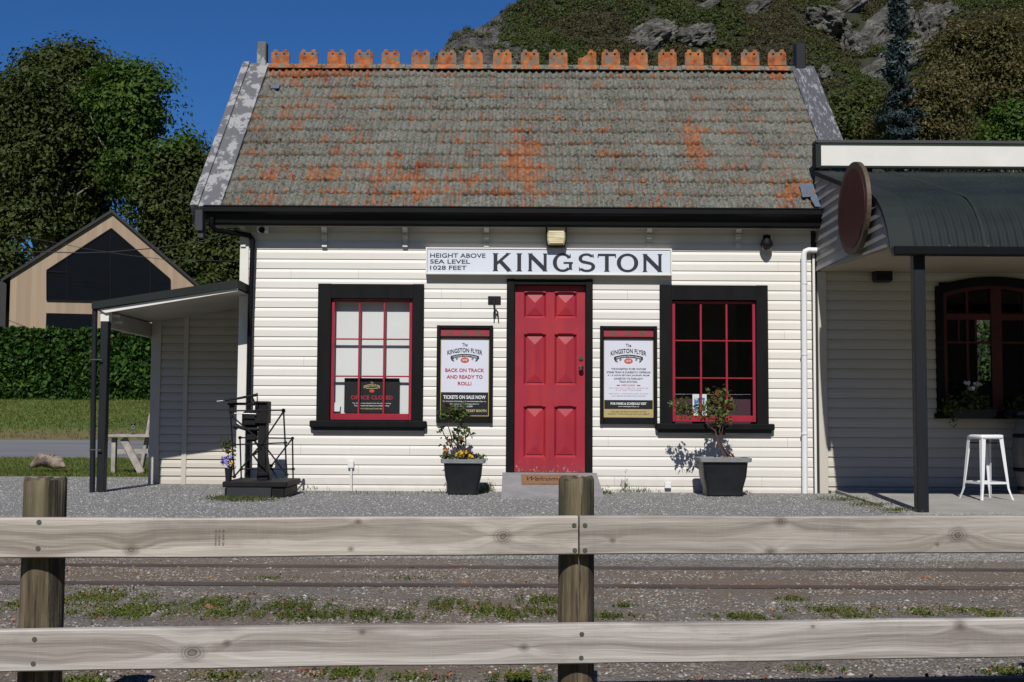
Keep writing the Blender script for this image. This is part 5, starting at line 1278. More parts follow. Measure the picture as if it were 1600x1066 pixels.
# arched window
def archz(x, zs, rise, a0, a1): u = (2 * x - a0 - a1) / (a1 - a0); return zs + rise * (1 - u * u)
zs = P(1465, 449).z; rise = .115
def archband(mb, a0, a1, zs, rise, w, y0, y1, n=20):
    vs = []
    for k in range(n + 1):
        x = a0 + (a1 - a0) * k / n; z = archz(x, zs, rise, a0, a1); vs += [(x, y0, z), (x, y0, z - w), (x, y1, z), (x, y1, z - w)]
    fs = []
    for k in range(n):
        i = 4 * k; fs += [(i, i + 1, i + 5, i + 4), (i + 2, i + 6, i + 7, i + 3), (i, i + 4, i + 6, i + 2), (i + 1, i + 3, i + 7, i + 5)]
    mb.add(vs, fs)
mb = MB(); mb.box((aw[0], -.05, aw[2]), (aw[0] + .085, .06, zs), .004); mb.box((aw[1] - .085, -.05, aw[2]), (aw[1], .06, zs), .004); mb.box((aw[0] - .03, -.08, aw[2] - .03), (aw[1] + .03, .05, aw[2] + .03), .006); archband(mb, aw[0] - .0, aw[1] + .0, zs + .003, rise, .10, -.052, .058)
wn = mb.build('window', 'black', nb); wn['label'] = 'arched window with red frames darkened for shade'
i0, i1 = aw[0] + .085, aw[1] - .085; mb = MB(); y0, y1 = -.01, .035
zsi = aw[2] + .03
def vb(xa, xb, za, zb, dy=0): mb.box((xa, y0 - dy, za), (xb, y1 - dy, zb), .003)
vb(i0, i0 + .05, zsi, zs); vb(i1 - .05, i1, zsi, zs); vb(i0, i1, zsi, zsi + .07, .001)
mid = P(1557, 540).x; vb(mid - .06, mid + .06, zsi, zs + .06, .004); zt1 = P(1500, 495).z; vb(i0, i1, zt1 - .035, zt1 + .035, .002)
archband(mb, i0, i1, zs - .075, rise - .005, .05, y0 - .001, y1)
zt2_ = P(1500, 535).z; vb(i0, i1, zt2_ - .012, zt2_ + .012, -.002)
for px in (1512, 1602): vb(P(px, 540).x - .014, P(px, 540).x + .014, zsi, zs + .02, -.004)
for px in (1498, 1524): vb(P(px, 515).x - .010, P(px, 515).x + .010, zt2_, zt1, -.005)
mb.build('sash', 'darkred_and_shade', wn)  # red sash coloured dark to stand for the shade on it
MB().add([(i0, .02, zsi), (i1, .02, zsi), (i1, .02, zs + .0), ((i0 + i1) / 2, .02, zs + rise - .08), (i0, .02, zs)], [(0, 1, 2, 3, 4)]).build('pane', 'glass', wn)
# speaker, oval sign, window box, hanging plant
q = P(1380, 431, -.12); sp_ = thing('wall_speaker', 'small black loudspeaker box on the shaded wall below the canopy', 'speaker', (q.x, -.02, q.z))
MB().box((q.x - .10, -.16, q.z - .07), (q.x + .10, -.02, q.z + .07), .02).build('cabinet', 'pot', sp_); MB().box((q.x - .085, -.166, q.z - .055), (q.x + .085, -.161, q.z + .055)).build('grille', 'iron', sp_)
yc_ = -1.78; oc = P(1331, 326, yc_); xs0 = X0 - .09
ov = thing('oval_sign', 'faded dark red oval sign hanging on the end of the canopy', 'sign', (xs0, yc_, 2.5))
ra, rb = .52, P(1331, 255, yc_).z - P(1331, 326, yc_).z; xs0 = oc.x
def oval(mb, x0_, x1_, f, n=48):
    a = [(x0_, yc_ + ra * f * math.cos(2 * math.pi * k / n), oc.z + rb * f * math.sin(2 * math.pi * k / n)) for k in range(n)]; b = [(x1_, y, z) for _, y, z in a]
    mb.add(a + b, [tuple(range(n)), tuple(range(2 * n - 1, n - 1, -1))] + [(i, i + n, (i + 1) % n + n, (i + 1) % n) for i in range(n)])
mb = MB(); oval(mb, xs0, xs0 + .04, 1); mb.build('board', 'ovalrim', ov)
mb = MB(); oval(mb, xs0 - .006, xs0 - .001, .86); mb.build('face', 'oval', ov)
mb = MB()
for z in (oc.z + .15, oc.z - .2): mb.tube([(xs0 + .03, yc_ + .2, z), (X0 + .01, yc_ + .2, z)], .012, 6); mb.tube([(xs0 + .03, yc_ - .3, z), (X0 + .01, yc_ - .3, z)], .012, 6)
mb.build('bracket', 'iron', ov)
bx = thing('window_box', 'dark rounded window box with white geraniums and a trailing fern below the arched window', 'window box', (P(1520, 650).x, -.15, P(1520, 650).z))
xa, xb = P(1484, 650, -.2).x, P(1556, 650, -.2).x; zt_, zb_ = P(1520, 640, -.2).z, P(1520, 654, -.2).z
pr = [(xa, zt_), (xa + .02, zb_ + .03), (xa + .08, zb_), (xb - .08, zb_), (xb - .02, zb_ + .03), (xb, zt_)]
MB().prismY(pr, -.26, -.06).build('box', 'pot', bx)
C = [np.array(P(a, b, -.2))[None] + RNG.normal(size=(n, 3)) * r for a, b, r, n in ((1490, 633, .05, 90), (1515, 630, .06, 80), (1535, 628, .05, 60), (1484, 638, .035, 60), (1520, 612, .05, 40))]
MT['fern'] = foliage('fern_leaves', (.03, .045, .01), (.07, .10, .02), (.12, .16, .03), None, .3)
leaves('foliage', np.concatenate(C), .045, 'fern', bx, up=.2)
C = []
for k in range(12):
    a = 1478 + k * 1.7; L_ = random.uniform(12, 34) * (1 if 4 < k < 11 else .6)
    for s in np.linspace(0, 1, 18): C.append(np.array(P(a + s * random.uniform(-2, 4), 634 + s * L_, -.24)) + RNG.normal(size=3) * .008)
leaves('trailing_fern', C, .034, 'fern', bx, up=-.6)
blossoms('flower', [(P(a, b, -.22), 14) for a, b in ((1511, 598), (1527, 602), (1530, 600), (1518, 607), (1512, 600))], .014, 'fwhi', bx)
bx2 = thing('window_box', 'second dark window box at the right edge of the photo, cut off by the frame', 'window box', (P(1620, 650).x, -.15, P(1620, 650).z))
xa2 = P(1572, 650, -.2).x; MB().prismY([(x + xa2 - xa, z) for x, z in pr], -.26, -.06).build('box', 'pot', bx2)
C = [np.array(P(a, b, -.2))[None] + RNG.normal(size=(n, 3)) * r for a, b, r, n in ((1590, 632, .05, 90), (1610, 630, .06, 80), (1630, 628, .05, 60))]
leaves('foliage', np.concatenate(C), .045, 'fern', bx2, up=.2)

# concrete apron under the canopy
sl_pts = [PZ(px, py, 0) for px, py in ((1300, 769), (1325, 776), (1360, 785), (1390, 794), (1420, 803), (1450, 810))]
poly = [(sl_pts[0].x, -.0)] + [(q.x, max(q.y, -3.36)) for q in sl_pts] + [(12, -3.36), (12, -.0)]
def slz(y): return .035 + .018 * y
mb = MB(); n = len(poly); top = [(x, y, slz(y)) for x, y in poly]; bot = [(x, y, -.2) for x, y in poly]
mb.add(top + bot, [tuple(range(n)), tuple(range(2 * n - 1, n - 1, -1))] + [(i, i + n, (i + 1) % n + n, (i + 1) % n) for i in range(n)])
struct(mb.build('concrete_apron', 'concrete'))

# stool
ys_t = -1.18; cxs = P(1540, 730, ys_t).x; z0 = slz(ys_t)
stl = thing('metal_stool', 'white metal bar stool standing on the concrete apron', 'stool', (cxs, ys_t, z0))
hs = .655; tw = .122; bwid = .168
def rq(w, z, r=.03, n=3):
    o = []
    for (sx, sy) in ((1, 1), (-1, 1), (-1, -1), (1, -1)):
        for k in range(n + 1):
            a = math.atan2(sy, sx) - R(45) + R(90) * k / n; o.append((sx * (w - r) + r * math.cos(a), sy * (w - r) + r * math.sin(a), z))
    return o
rot = R(14); ca, sa = math.cos(rot), math.sin(rot)
def tr_(p): return (cxs + p[0] * ca - p[1] * sa, ys_t + p[0] * sa + p[1] * ca, z0 + p[2])
rings = [rq(tw + .004, hs - .045), rq(tw + .012, hs - .03), rq(tw + .01, hs - .005), rq(tw - .01, hs), rq(tw - .03, hs - .006)]; n = 16
mb = MB(); mb.add([tr_(v) for r_ in rings for v in r_], [(k * n + i, k * n + (i + 1) % n, (k + 1) * n + (i + 1) % n, (k + 1) * n + i) for k in range(4) for i in range(n)] + [tuple(range(4 * n, 5 * n)), tuple(range(n))[::-1]], True)
mb.build('seat', 'white', stl)
for sx, sy in ((1, 1), (-1, 1), (-1, -1), (1, -1)):
    mb = MB(); vs = []
    for (t, w_) in ((0, .046), (.5, .034), (.82, .024), (.9, .020), (1, .022)):
        z = (hs - .02) * (1 - t); c_ = tw - .0 + (bwid - tw) * t + (.02 * max(0, t - .85) / .15)
        x, y = sx * c_, sy * c_; th = .004
        vs += [(x - sx * w_, y, z), (x, y, z), (x, y - sy * w_, z), (x - sx * th, y - sy * w_, z), (x - sx * th, y - sy * th, z), (x - sx * w_, y - sy * th, z)]
    fs = [(6 * k + i, 6 * k + (i + 1) % 6, 6 * k + 6 + (i + 1) % 6, 6 * k + 6 + i) for k in range(4) for i in range(6)] + [(0, 1, 2, 3, 4, 5), (29, 28, 27, 26, 25, 24)]
    mb.add([tr_(v) for v in vs], fs); mb.build('leg', 'white', stl)
mb = MB(); zr = .17; c_ = tw + (bwid - tw) * .74 - .008
for a, b in (((-1, -1), (1, -1)), ((1, -1), (1, 1)), ((1, 1), (-1, 1)), ((-1, 1), (-1, -1))): mb.bar(tr_((a[0] * c_, a[1] * c_, zr)), tr_((b[0] * c_, b[1] * c_, zr)), .006, .022)
mb.build('footrest', 'white', stl)
mb = MB(); c_ = tw - .01
mb.bar(tr_((-c_, -c_, hs - .07)), tr_((c_, c_, hs - .07)), .02, .012); mb.bar(tr_((-c_, c_, hs - .085)), tr_((c_, -c_, hs - .085)), .02, .012); mb.build('cross_brace', 'iron', stl)
# barrel
q = P(1634, 730, -.5); br = thing('barrel', 'weathered grey barrel cut off by the right edge of the photo', 'barrel', (q.x, -.5, .03))
MB().lathe([(.27, 0), (.31, .2), (.335, .44), (.31, .68), (.27, .88), (.24, .86)], (q.x, -.5, .03), 28).build('staves', 'barrel', br)
mb = MB()
for z, r_ in ((.06, .284), (.26, .322), (.62, .322), (.82, .284)): mb.lathe([(r_ - .003, -.02), (r_ + .003, -.02), (r_ + .003, .02), (r_ - .003, .02)], (q.x, -.5, .03 + z), 28)
mb.build('hoop', 'iron', br)

# =================================================================== FENCE
fe = thing('wooden_fence', 'round-post and plank fence of weathered timber across the foreground', 'fence', (0, -8.9, GB))
SL = .096; Yf0 = CAMY + 4.80
def fy(x): return Yf0 + SL * (x - .25)
fd = Vector((1, SL, 0)).normalized(); fn = Vector((-SL, 1, 0)).normalized()
def frail(xa, xb, za, zb, mat, dz=0):
    # local frame: x along the fence
    L = (xb - xa) / fd.x; o = MB()
    nseg = 40; prof = [(0, .004), (.004, 0), (.046, 0), (.05, .004)]
    import bmesh
    bm = bmesh.new(); H = zb - za
    vs = []
    for k in range(nseg + 1):
        s_ = L * k / nseg; wz = .0018 * math.sin(s_ * 2.3 + dz) + .0012 * math.sin(s_ * 6.1 + dz * 3)
        for (y, z) in ((0, .005), (.005, 0), (.045, 0), (.05, .005), (.05, H - .005), (.045, H), (.005, H), (0, H - .005)): vs.append((s_, y, z + wz))
    fs = [(8 * k + i, 8 * k + (i + 1) % 8, 8 * k + 8 + (i + 1) % 8, 8 * k + 8 + i) for k in range(nseg) for i in range(8)] + [tuple(range(8))[::-1], tuple(range(8 * nseg, 8 * nseg + 8))]
    bm.free(); o.add(vs, [f[::-1] for f in fs]); ob = o.build('rail', mat)
    ob.parent = fe; ob.matrix_parent_inverse = Matrix.Identity(4)
    wm = Matrix.Translation(Vector((xa, fy(xa), za))) @ Matrix.Rotation(math.atan(SL), 4, 'Z')
    ob.matrix_basis = Matrix.Translation(fe.location).inverted() @ wm
    return ob
def railpt(px, py):     # photo pixel on the fence face -> (s along from xa, world)
    x = 0.25
    for _ in range(20): q = P(px, py, fy(x)); x = q.x
    return q
xj = railpt(904.5, 840).x; zt_, zb_ = railpt(880, 808).z, railpt(880, 868).z; zt2, zb2 = railpt(880, 975.5).z, railpt(880, 1038).z
zt3, zb3 = railpt(920, 807.5).z, railpt(920, 867.5).z
xl = railpt(-1700, 840).x; xr = railpt(2900, 840).x
def kn(px, py, r, xa, za): q = railpt(px, py); return ((q.x - xa) / fd.x, q.z - za, r * 1.25)
base = (.57, .515, .455); dark = (.26, .22, .185)
top_l = frail(xl, xj - .0035, zb_, zt_, timber('timber_a', base, dark, 1.3, [kn(205, 859, .022, xl, zb_), kn(786, 838, .030, xl, zb_), kn(560, 815, .012, xl, zb_), kn(548, 858, .010, xl, zb_)]), 1)
top_r = frail(xj + .0035, xr, zb3, zt3, timber('timber_b', (.48, .44, .39), (.235, .205, .175), 5.1, [kn(956, 845, .010, xj, zb3), kn(1218, 815, .022, xj, zb3), kn(1203, 862, .020, xj, zb3), kn(1495, 836, .032, xj, zb3), kn(1463, 851, .009, xj, zb3)]), 2)
low = frail(xl, xr, zb2, zt2, timber('timber_c', (.54, .505, .465), (.27, .24, .21), 9.7, [kn(355, 1005, .014, xl, zb2), kn(818, 1012, .017, xl, zb2), kn(300, 1020, .035, xl, zb2), kn(1270, 979, .008, xl, zb2), kn(1500, 978, .022, xl, zb2), kn(566, 988, .012, xl, zb2)]), 3)
def fpost(px, pyt, w0):
    q = railpt(px, pyt); c = Vector((q.x, fy(q.x), 0)) + fn * (.052 + w0)
    q2 = P(px, pyt, c.y); x = q2.x; H = q2.z - (GB - .1)
    mb = MB(); n = 28; vs = []; fs = []; zsn = [0, .2, .4, .6, .8, 1.0, 1.1, H - .012, H]
    zsn = [z for z in zsn if z < H - .02] + [H - .010, H]
    for k, z in enumerate(zsn):
        for i in range(n):
            t = 2 * math.pi * i / n; rr = w0 * (1 + .02 * math.sin(3 * t + 1) + .012 * math.sin(7 * t + z)) * (1 if k < len(zsn) - 1 else .93)
            rr *= 1 + .03 * (1 - z / H)
            vs.append((rr * math.cos(t), rr * math.sin(t), z + (.006 * math.sin(4 * t) + .004 * math.sin(9 * t) if k >= len(zsn) - 2 else 0)))
    m_ = len(zsn); fs = [(k * n + i, k * n + (i + 1) % n, (k + 1) * n + (i + 1) % n, (k + 1) * n + i) for k in range(m_ - 1) for i in range(n)]
    mb.add(vs, fs, True); mb.add(vs[-n:] + [(0, 0, H - .004)], [(i, (i + 1) % n, n) for i in range(n)])
    o = mb.build('post', 'post'); o.parent = fe; o.matrix_basis = Matrix.Translation(Vector((x, c.y, GB - .1)) - Vector(fe.location)); return o
fpost(71, 748, .079); fpost(900, 746, .071)
fpost(1730, 748, .073); fpost(2560, 748, .074); fpost(-760, 748, .076); fpost(-1590, 748, .075)
sc_pts = [(61, 816, top_l), (59.5, 857, top_l), (897, 821, top_l), (898, 860, top_l), (914, 821, top_r), (914, 860, top_r), (54, 999, low), (52, 1037, low), (909, 991, low), (908, 1028, low)]
for px, py, ro in sc_pts:
    q = railpt(px, py); mb = MB(); d = fn
    mb.tube([q + d * .002, q - d * .0022], .0095, 12); mb.tube([q - d * .002, q - d * .003], .004, 6)
    o = mb.build('screw', 'metal'); o.parent = ro; bpy.context.view_layer.update()
    o.matrix_basis = ro.matrix_world.inverted()
# grade stamp on the left rail
mb = MB()
for k, px in enumerate((337, 342.5, 349)):
    q = railpt(px, 840); tmp = MB(); textmesh(tmp, ('RADIATA H4', 'SG8 KD 12', 'NZ 3640 TR')[k], 0, 0, .060, .0075, 0, .0)
    for_ = [(q - fn * .0012 + Vector((0, 0, 1)) * v[0] - fd * v[2]) for v in tmp.v]; mb.add(for_, tmp.f)
MT['stamp'] = paint('stamp_ink', (.17, .15, .14), .8, .3, 60, 0)
o = mb.build('grade_stamp', 'stamp'); o.parent = top_l; bpy.context.view_layer.update(); o.matrix_basis = top_l.matrix_world.inverted()

# =================================================================== LAWN FURNITURE
yt = 4.9; g = gz(yt)
tb = thing('garden_bench', 'weathered timber table bench on the grass beyond the lean-to', 'bench', (P(205, 730, yt).x, yt, g))
def plank(px_a, px_b, w, h, nm, Y=yt): MB().bar(P(*px_a, Y), P(*px_b, Y), w, h).build(nm, 'picnic', tb)
a, b = P(168, 681, yt - .3), P(236, 682, yt - .3); MB().box((a.x, yt - .35, a.z - .02), (b.x + .15, yt + .35, a.z + .018), .004).build('tabletop', 'picnic', tb)
for yy in (yt - .22, yt + .25):
    MB().bar(P(179, 684, yy), P(177.5, 744, yy), .06, .085).build('leg', 'picnic', tb); MB().bar(P(193, 685, yy - .04), P(221, 739, yy - .04), .045, .10).build('leg', 'picnic', tb)
    MB().bar(P(237, 646, yy + .05), P(222, 730, yy + .05), .045, .11).build('leg', 'picnic', tb); MB().bar(P(184, 706, yy + .02), P(232, 705, yy + .02), .04, .07).build('stretcher', 'picnic', tb)
q = P(207.5, 681, yt - .1); wg = thing('wine_glass', 'clear stemmed glass on the weathered garden bench', 'glass', (q.x, q.y, a.z + .018))
N = NT('clear_glass'); N.b.inputs['Transmission Weight'].default_value = 1; N.b.inputs['Roughness'].default_value = .02; N.b.inputs['IOR'].default_value = 1.45; MT['clear'] = N.m
MB().lathe([(.036, 0), (.034, .004), (.005, .008), (.004, .07), (.02, .085), (.036, .12), (.034, .16), (.032, .16), (.033, .12), (.004, .088)], (q.x, q.y, a.z + .018), 16).build('bowl', 'clear', wg)
# driftwood log
q = P(78, 722, 5.0); V = []; Fs = []
mb = MB(); mb.tube([P(50, 722, 5.2), P(62, 716, 5.1), P(76, 717, 5), P(90, 724, 5), P(102, 730, 4.9)], [.03, .075, .10, .08, .03], 12)
mb.v = [tuple(Vector(v) + Vector((0, 0, .10 * mnoise.noise(Vector(v) * 5))) + Vector((.06, 0, .05)) * mnoise.noise(Vector(v) * 13)) for v in mb.v]
o = mb.build('driftwood_log', paint('driftwood', (.27, .21, .17), .85, .6, 9, .8, chips=((.07, .05, .04), 7, .56))); tag(o, 'pale weathered log lying on the grass by the road', 'log')

# =================================================================== VEGETATION AND BACKGROUND
MT['hedge'] = foliage('hedge_leaves', (.014, .04, .005), (.03, .085, .010), (.065, .14, .016), None, .3)
MT['leafA'] = foliage('dark_evergreen_leaves', (.022, .036, .005), (.042, .064, .008), (.070, .096, .014), (.11, .11, .035), .35)
MT['leafB'] = foliage('fresh_green_leaves', (.028, .058, .006), (.055, .105, .010), (.09, .155, .018), None, .35)
MT['leafC'] = foliage('broom_foliage', (.045, .043, .013), (.09, .080, .024), (.15, .128, .042), (.20, .135, .06), .35)
MT['leafD'] = foliage('blue_conifer_needles', (.018, .028, .028), (.038, .058, .06), (.075, .11, .12), None, .2)
MT['leafE'] = foliage('bush_green', (.025, .04, .006), (.048, .07, .010), (.08, .105, .016), (.10, .08, .03), .3)

def hedge(name, label, x0, x1, y0, y1, z0, z1, n, size, cat='hedge'):
    t = thing(name, label, cat, ((x0 + x1) / 2, (y0 + y1) / 2, z0))
    N_ = n; u = RNG.random((N_, 3)); f = RNG.random(N_)
    P3 = np.stack([x0 + u[:, 0] * (x1 - x0), y0 + u[:, 1] * (y1 - y0), z0 + u[:, 2] * (z1 - z0)], 1)
    P3[f < .72, 1] = y0 + RNG.random((f < .72).sum()) * .25; P3[f > .86, 2] = z1 - RNG.random((f > .86).sum()) * .15
    bump = np.array([mnoise.noise(Vector((p_[0] * 1.3, 0, p_[2] * 1.7))) for p_ in P3]); P3[:, 1] += bump * .16; P3[:, 2] += np.where(P3[:, 2] > z1 - .3, bump * .12, 0)
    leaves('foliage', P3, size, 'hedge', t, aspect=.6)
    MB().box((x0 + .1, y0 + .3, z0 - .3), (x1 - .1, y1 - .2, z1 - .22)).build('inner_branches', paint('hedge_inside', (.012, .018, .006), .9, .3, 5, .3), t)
    return t
hz = P(100, 513, 23).z
hedge('hedge', 'long clipped dark green hedge behind the lawn on the left', -24, -6.5, 23, 25, 1.25, hz, 26000, .15)
hedge('hedge', 'sunlit green hedge seen through the arched shop window', 5.5, 12, 8.5, 9.6, 0, 2.6, 9000, .09)

def tree(label, loc, trunk, blobs, matn, leaf, n_cluster, per, cl_r, cat='tree', name='tree', bark='bark_p', thin=1.0, group=None, nbr=26, up=.1):
    """trunk: list of (x,y,z,r); blobs: list of (x,y,z,rx,ry,rz) -- the crown is many leaf clumps on and in the blobs"""
    t = thing(name, label, cat, loc, group)
    mb = MB(); mb.tube([Vector(q[:3]) for q in trunk], [q[3] for q in trunk], 10)
    wts = np.array([b[3] * b[4] * b[5] for b in blobs]) ** .67; wts /= wts.sum(); idx = RNG.choice(len(blobs), n_cluster, p=wts)
    B = np.array(blobs)[idx]; u = RNG.normal(size=(n_cluster, 3)); u /= np.linalg.norm(u, axis=1)[:, None]
    rad = 1 - .5 * RNG.random(n_cluster) ** 2; cc = B[:, :3] + u * B[:, 3:] * rad[:, None]
    cc += RNG.normal(size=cc.shape) * .25
    # holes
    keep = np.array([mnoise.noise(Vector(c_) * .38) > -.12 * thin for c_ in cc]); cc = cc[keep]
    off = RNG.normal(size=(len(cc), per, 3)) * cl_r; off[:, :, 2] *= .6
    L = (cc[:, None] + off).reshape(-1, 3)
    # leaves of a clump face outwards from it and from the crown
    ctr = np.array(blobs)[:, :3].mean(0); outw = (cc - B[keep][:, :3]); outw /= np.linalg.norm(outw, axis=1)[:, None] + 1e-6
    o2 = off / (np.linalg.norm(off, axis=2)[:, :, None] + 1e-6); nr_ = (outw[:, None] * .55 + o2 * .8 + np.array((0, 0, .45))).reshape(-1, 3)
    for k in range(nbr):    # limbs reach the clumps
        c_ = cc[RNG.integers(len(cc))]; f = random.uniform(.25, .95); i = min(int(f * (len(trunk) - 1)), len(trunk) - 2); ff = f * (len(trunk) - 1) - i
        p0 = Vector(trunk[i][:3]).lerp(Vector(trunk[i + 1][:3]), ff); p1 = Vector(c_); r0 = (trunk[i][3] * (1 - ff) + trunk[i + 1][3] * ff) * .42
        m1 = p0.lerp(p1, .35) + Vector((random.uniform(-.5, .5), random.uniform(-.5, .5), .5)); m2 = p0.lerp(p1, .7) + Vector((random.uniform(-.5, .5), random.uniform(-.3, .3), .4))
        mb.tube([p0, m1, m2, p1], [r0, r0 * .7, r0 * .4, .02], 6)
    mb.build('trunk', bark, t)
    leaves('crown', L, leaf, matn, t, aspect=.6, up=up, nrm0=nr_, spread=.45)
    return t
# big trees behind the wooden house (left)
YT = 50.0; mpp = (YT - CAMY) / F
def bp(px, py, rx, ry, Y=YT, rd=None):
    q = P(px, py, Y); k = (Y - CAMY) / F; return (q.x, Y, q.z, rx * k, (rd or rx) * k * .8, ry * k)
q = P(75, 560, YT)
tree('huge dark spreading evergreen tree with pale limbs behind the wooden house', (q.x, YT, 1.5), [(q.x, YT, 1.4, .5), (q.x + .2, YT, 6, .42), (q.x - .1, YT - .5, 9, .34), (q.x + .6, YT - .5, 13, .22), (q.x + 1, YT, 17, .1)],
     [bp(105, 150, 95, 72), (bp(40, 190, 75, 60)), bp(165, 190, 80, 75), bp(30, 280, 75, 70), bp(110, 270, 110, 80), bp(-10, 240, 60, 90), bp(60, 370, 90, 60), bp(0, 400, 60, 70), bp(170, 300, 60, 50), bp(120, 110, 50, 30), bp(10, 170, 50, 45)], 'leafA', .22, 3300, 40, .46, nbr=60)
YT -= 9; q = P(238, 560, YT + 6)
tree('bright green round-topped tree rising between the evergreen and the lower tree', (q.x, YT + 6, 1.5), [(q.x, YT + 6, 1.4, .4), (q.x, YT + 6, 8, .3), (q.x - .5, YT + 6, 14, .15), (q.x - .8, YT + 6, 17, .06)],
     [bp(215, 150, 48, 50, YT + 6), bp(240, 190, 40, 60, YT + 6), bp(190, 160, 50, 60, YT + 6), bp(260, 240, 40, 50, YT + 6), bp(225, 250, 50, 60, YT + 6)], 'leafB', .22, 1100, 34, .40); YT += 9
q = P(310, 560, YT - 3)
tree('lower olive green tree with bare twigs reaching behind the station eaves', (q.x, YT - 3, 1.5), [(q.x, YT - 3, 1.4, .35), (q.x - .2, YT - 3, 5, .28), (q.x - 1, YT - 3, 8, .18), (q.x - 1.2, YT - 3, 11, .06)],
     [bp(280, 270, 50, 50, YT - 3), bp(255, 320, 60, 55, YT - 3), bp(320, 300, 45, 60, YT - 3), bp(330, 390, 60, 60, YT - 3), bp(270, 400, 70, 55, YT - 3), bp(380, 420, 55, 60, YT - 3), bp(310, 450, 90, 50, YT - 3), bp(240, 440, 60, 50, YT - 3)], 'leafA', .20, 2000, 36, .40, nbr=80)
tree('dark shrubby tree at the left edge beside the wooden house', (P(10, 500, 42).x, 42, 1.5), [(P(10, 500, 42).x, 42, 1.4, .2), (P(8, 470, 42).x, 42, 4, .12), (P(8, 430, 42).x, 42, 6, .05)],
     [bp(-5, 440, 40, 40, 42), bp(-20, 480, 50, 40, 42), bp(12, 410, 26, 30, 42)], 'leafA', .2, 420, 30, .35)

# wooden gabled house
YH = 34.0; H_ = lambda px, py, Y=YH: P(px, py, Y)
ho = thing('wooden_house', 'modern gabled house clad in pale timber with a large dark gable window', 'house', (H_(160, 500).x, YH + 5, 1.4))
pk, el, er = H_(175, 333), H_(26, 436), H_(322, 460); gzv = 1.2
wpoly = [(el.x, gzv), (er.x, gzv), (er.x, er.z), (pk.x, pk.z), (el.x, el.z)]
mb = MB(); mb.prismY(wpoly, YH, YH + 10); mb.build('wall', 'cedar', ho)
mb = MB(); th = .10
for (a, b) in ((el, pk), (er, pk)):
    d = Vector((b.x - a.x, 0, b.z - a.z)).normalized(); n = Vector((-d.z, 0, d.x)); n = n if n.z > 0 else -n
    a2 = Vector((a.x, 0, a.z)) - d * .35; b2 = Vector((b.x, 0, b.z)) + n * .0
    mb.prismY([(a2.x, a2.z), (b2.x, b2.z), (b2.x, b2.z + th * 1.25), (a2.x + n.x * th, a2.z + n.z * th)], YH - .12, YH + 10.1)
mb.build('roof', paint('house_roof', (.02, .021, .023), .5, .2, 2, .1), ho)
hw = MB(); pp = [H_(78, 471), H_(262, 471), H_(262.5, 434), H_(173.5, 357), H_(78.5, 425)]
hw.prismY([(q.x, q.z) for q in pp], YH - .03, YH - .012); w_ = hw.build('window', 'housglass', ho); w_['label'] = 'large gable-shaped window'
mb = MB()
for (a, b) in (((108, 471), (108, 403)), ((172, 471), (172, 358)), ((232, 471), (232, 408)), ((78, 427), (108, 427)), ((78, 471), (262, 471)), ((78, 425), (78, 471)), ((262, 434), (262, 471)), ((78, 425), (173.5, 357)), ((173.5, 357), (262, 434))):
    mb.bar(H_(*a, YH - .05), H_(*b, YH - .05), .03, .04)
mb.build('glazing_bar', 'black', w_)
a, b = H_(77, 520), H_(150, 491.5); MB().box((a.x, YH - .02, a.z), (b.x, YH + .005, b.z)).build('window', 'housglass', ho)
a = H_(4, 520, YH + 1); b = H_(27, 520, YH + 1); mb = MB(); mb.prismY([(a.x, gzv), (b.x, gzv), (b.x, H_(27, 432, YH + 1).z), (a.x, H_(4, 462, YH + 1).z)], YH + 1, YH + 9); mb.build('side_wing', paint('dark_cladding', (.025, .026, .028), .6, .2, 4, .1), ho)

# overhead wires
def wire(pts, Y, r, label):
    qs = [P(px, py, Y) for px, py in pts]; a, b = qs[0], qs[-1]
    d0 = qs[0] - qs[1]; d1 = qs[-1] - qs[-2]
    mb = MB(); mb.tube([qs[0] + d0 * 6] + qs + [qs[-1] + d1 * 3 + Vector((0, 0, .4))], r, 5); tag(mb.build('overhead_wire', 'wire'), label, 'wire')
wire([(0, 393), (80, 394), (125, 395.5), (170, 394), (240, 388), (300, 380)], 29, .018, 'thicker black overhead wire crossing the gable window of the wooden house')
wire([(0, 363), (65, 375), (130, 388), (200, 399), (260, 406)], 30, .010, 'thin overhead wire sloping down from the left edge across the house gable')

ho.location = (H_(173.5, 400).x, YH, 1.4)
for c_ in ho.children: c_.matrix_parent_inverse = Matrix.Translation(ho.location).inverted()
ho.rotation_euler = (0, 0, R(12.5))

# hill
def fbm(x, y, s, o=4):
    v = 0; a = 1
    for k in range(o): v += a * mnoise.noise(Vector((x / s, y / s, 7.3 + k))); s *= .5; a *= .5
    return v
def hillz(x, y):
    h1 = .78 * (y - 97); h2 = 59.5 + .95 * (x + 11.6) + .16 * (y - 180)
    h1 += fbm(x, y, 34, 3) * 5; h2 += fbm(x, y, 14, 4) * 1.6
    k = 4.0; m_ = min(h1, h2); d = abs(h1 - h2); m_ -= max(0, k - d) ** 2 / (4 * k)
    m_ += fbm(x + 50, y, 9, 4) * 1.5
    w_ = min(1, max(0, (h1 - h2 + 14) / 10)); m_ += w_ * (abs(fbm(x, y + 30, 7, 4)) * 2.6 - 1.2 + fbm(x, y, 2.2, 2) * .5)
    return max(2.6, m_)
GS = 1.0; gx = np.arange(-60, 140, GS); gyv = np.arange(86, 300, GS)
HZ = np.array([[hillz(x, y) for x in gx] for y in gyv]); V = np.stack([np.tile(gx, len(gyv)), np.repeat(gyv, len(gx)), HZ.ravel()], 1)
nx = len(gx); ii, jj = np.meshgrid(np.arange(nx - 1), np.arange(len(gyv) - 1)); a = (jj * nx + ii).ravel(); Fq = np.stack([a, a + 1, a + nx + 1, a + nx], 1)
N = NT('hillside')
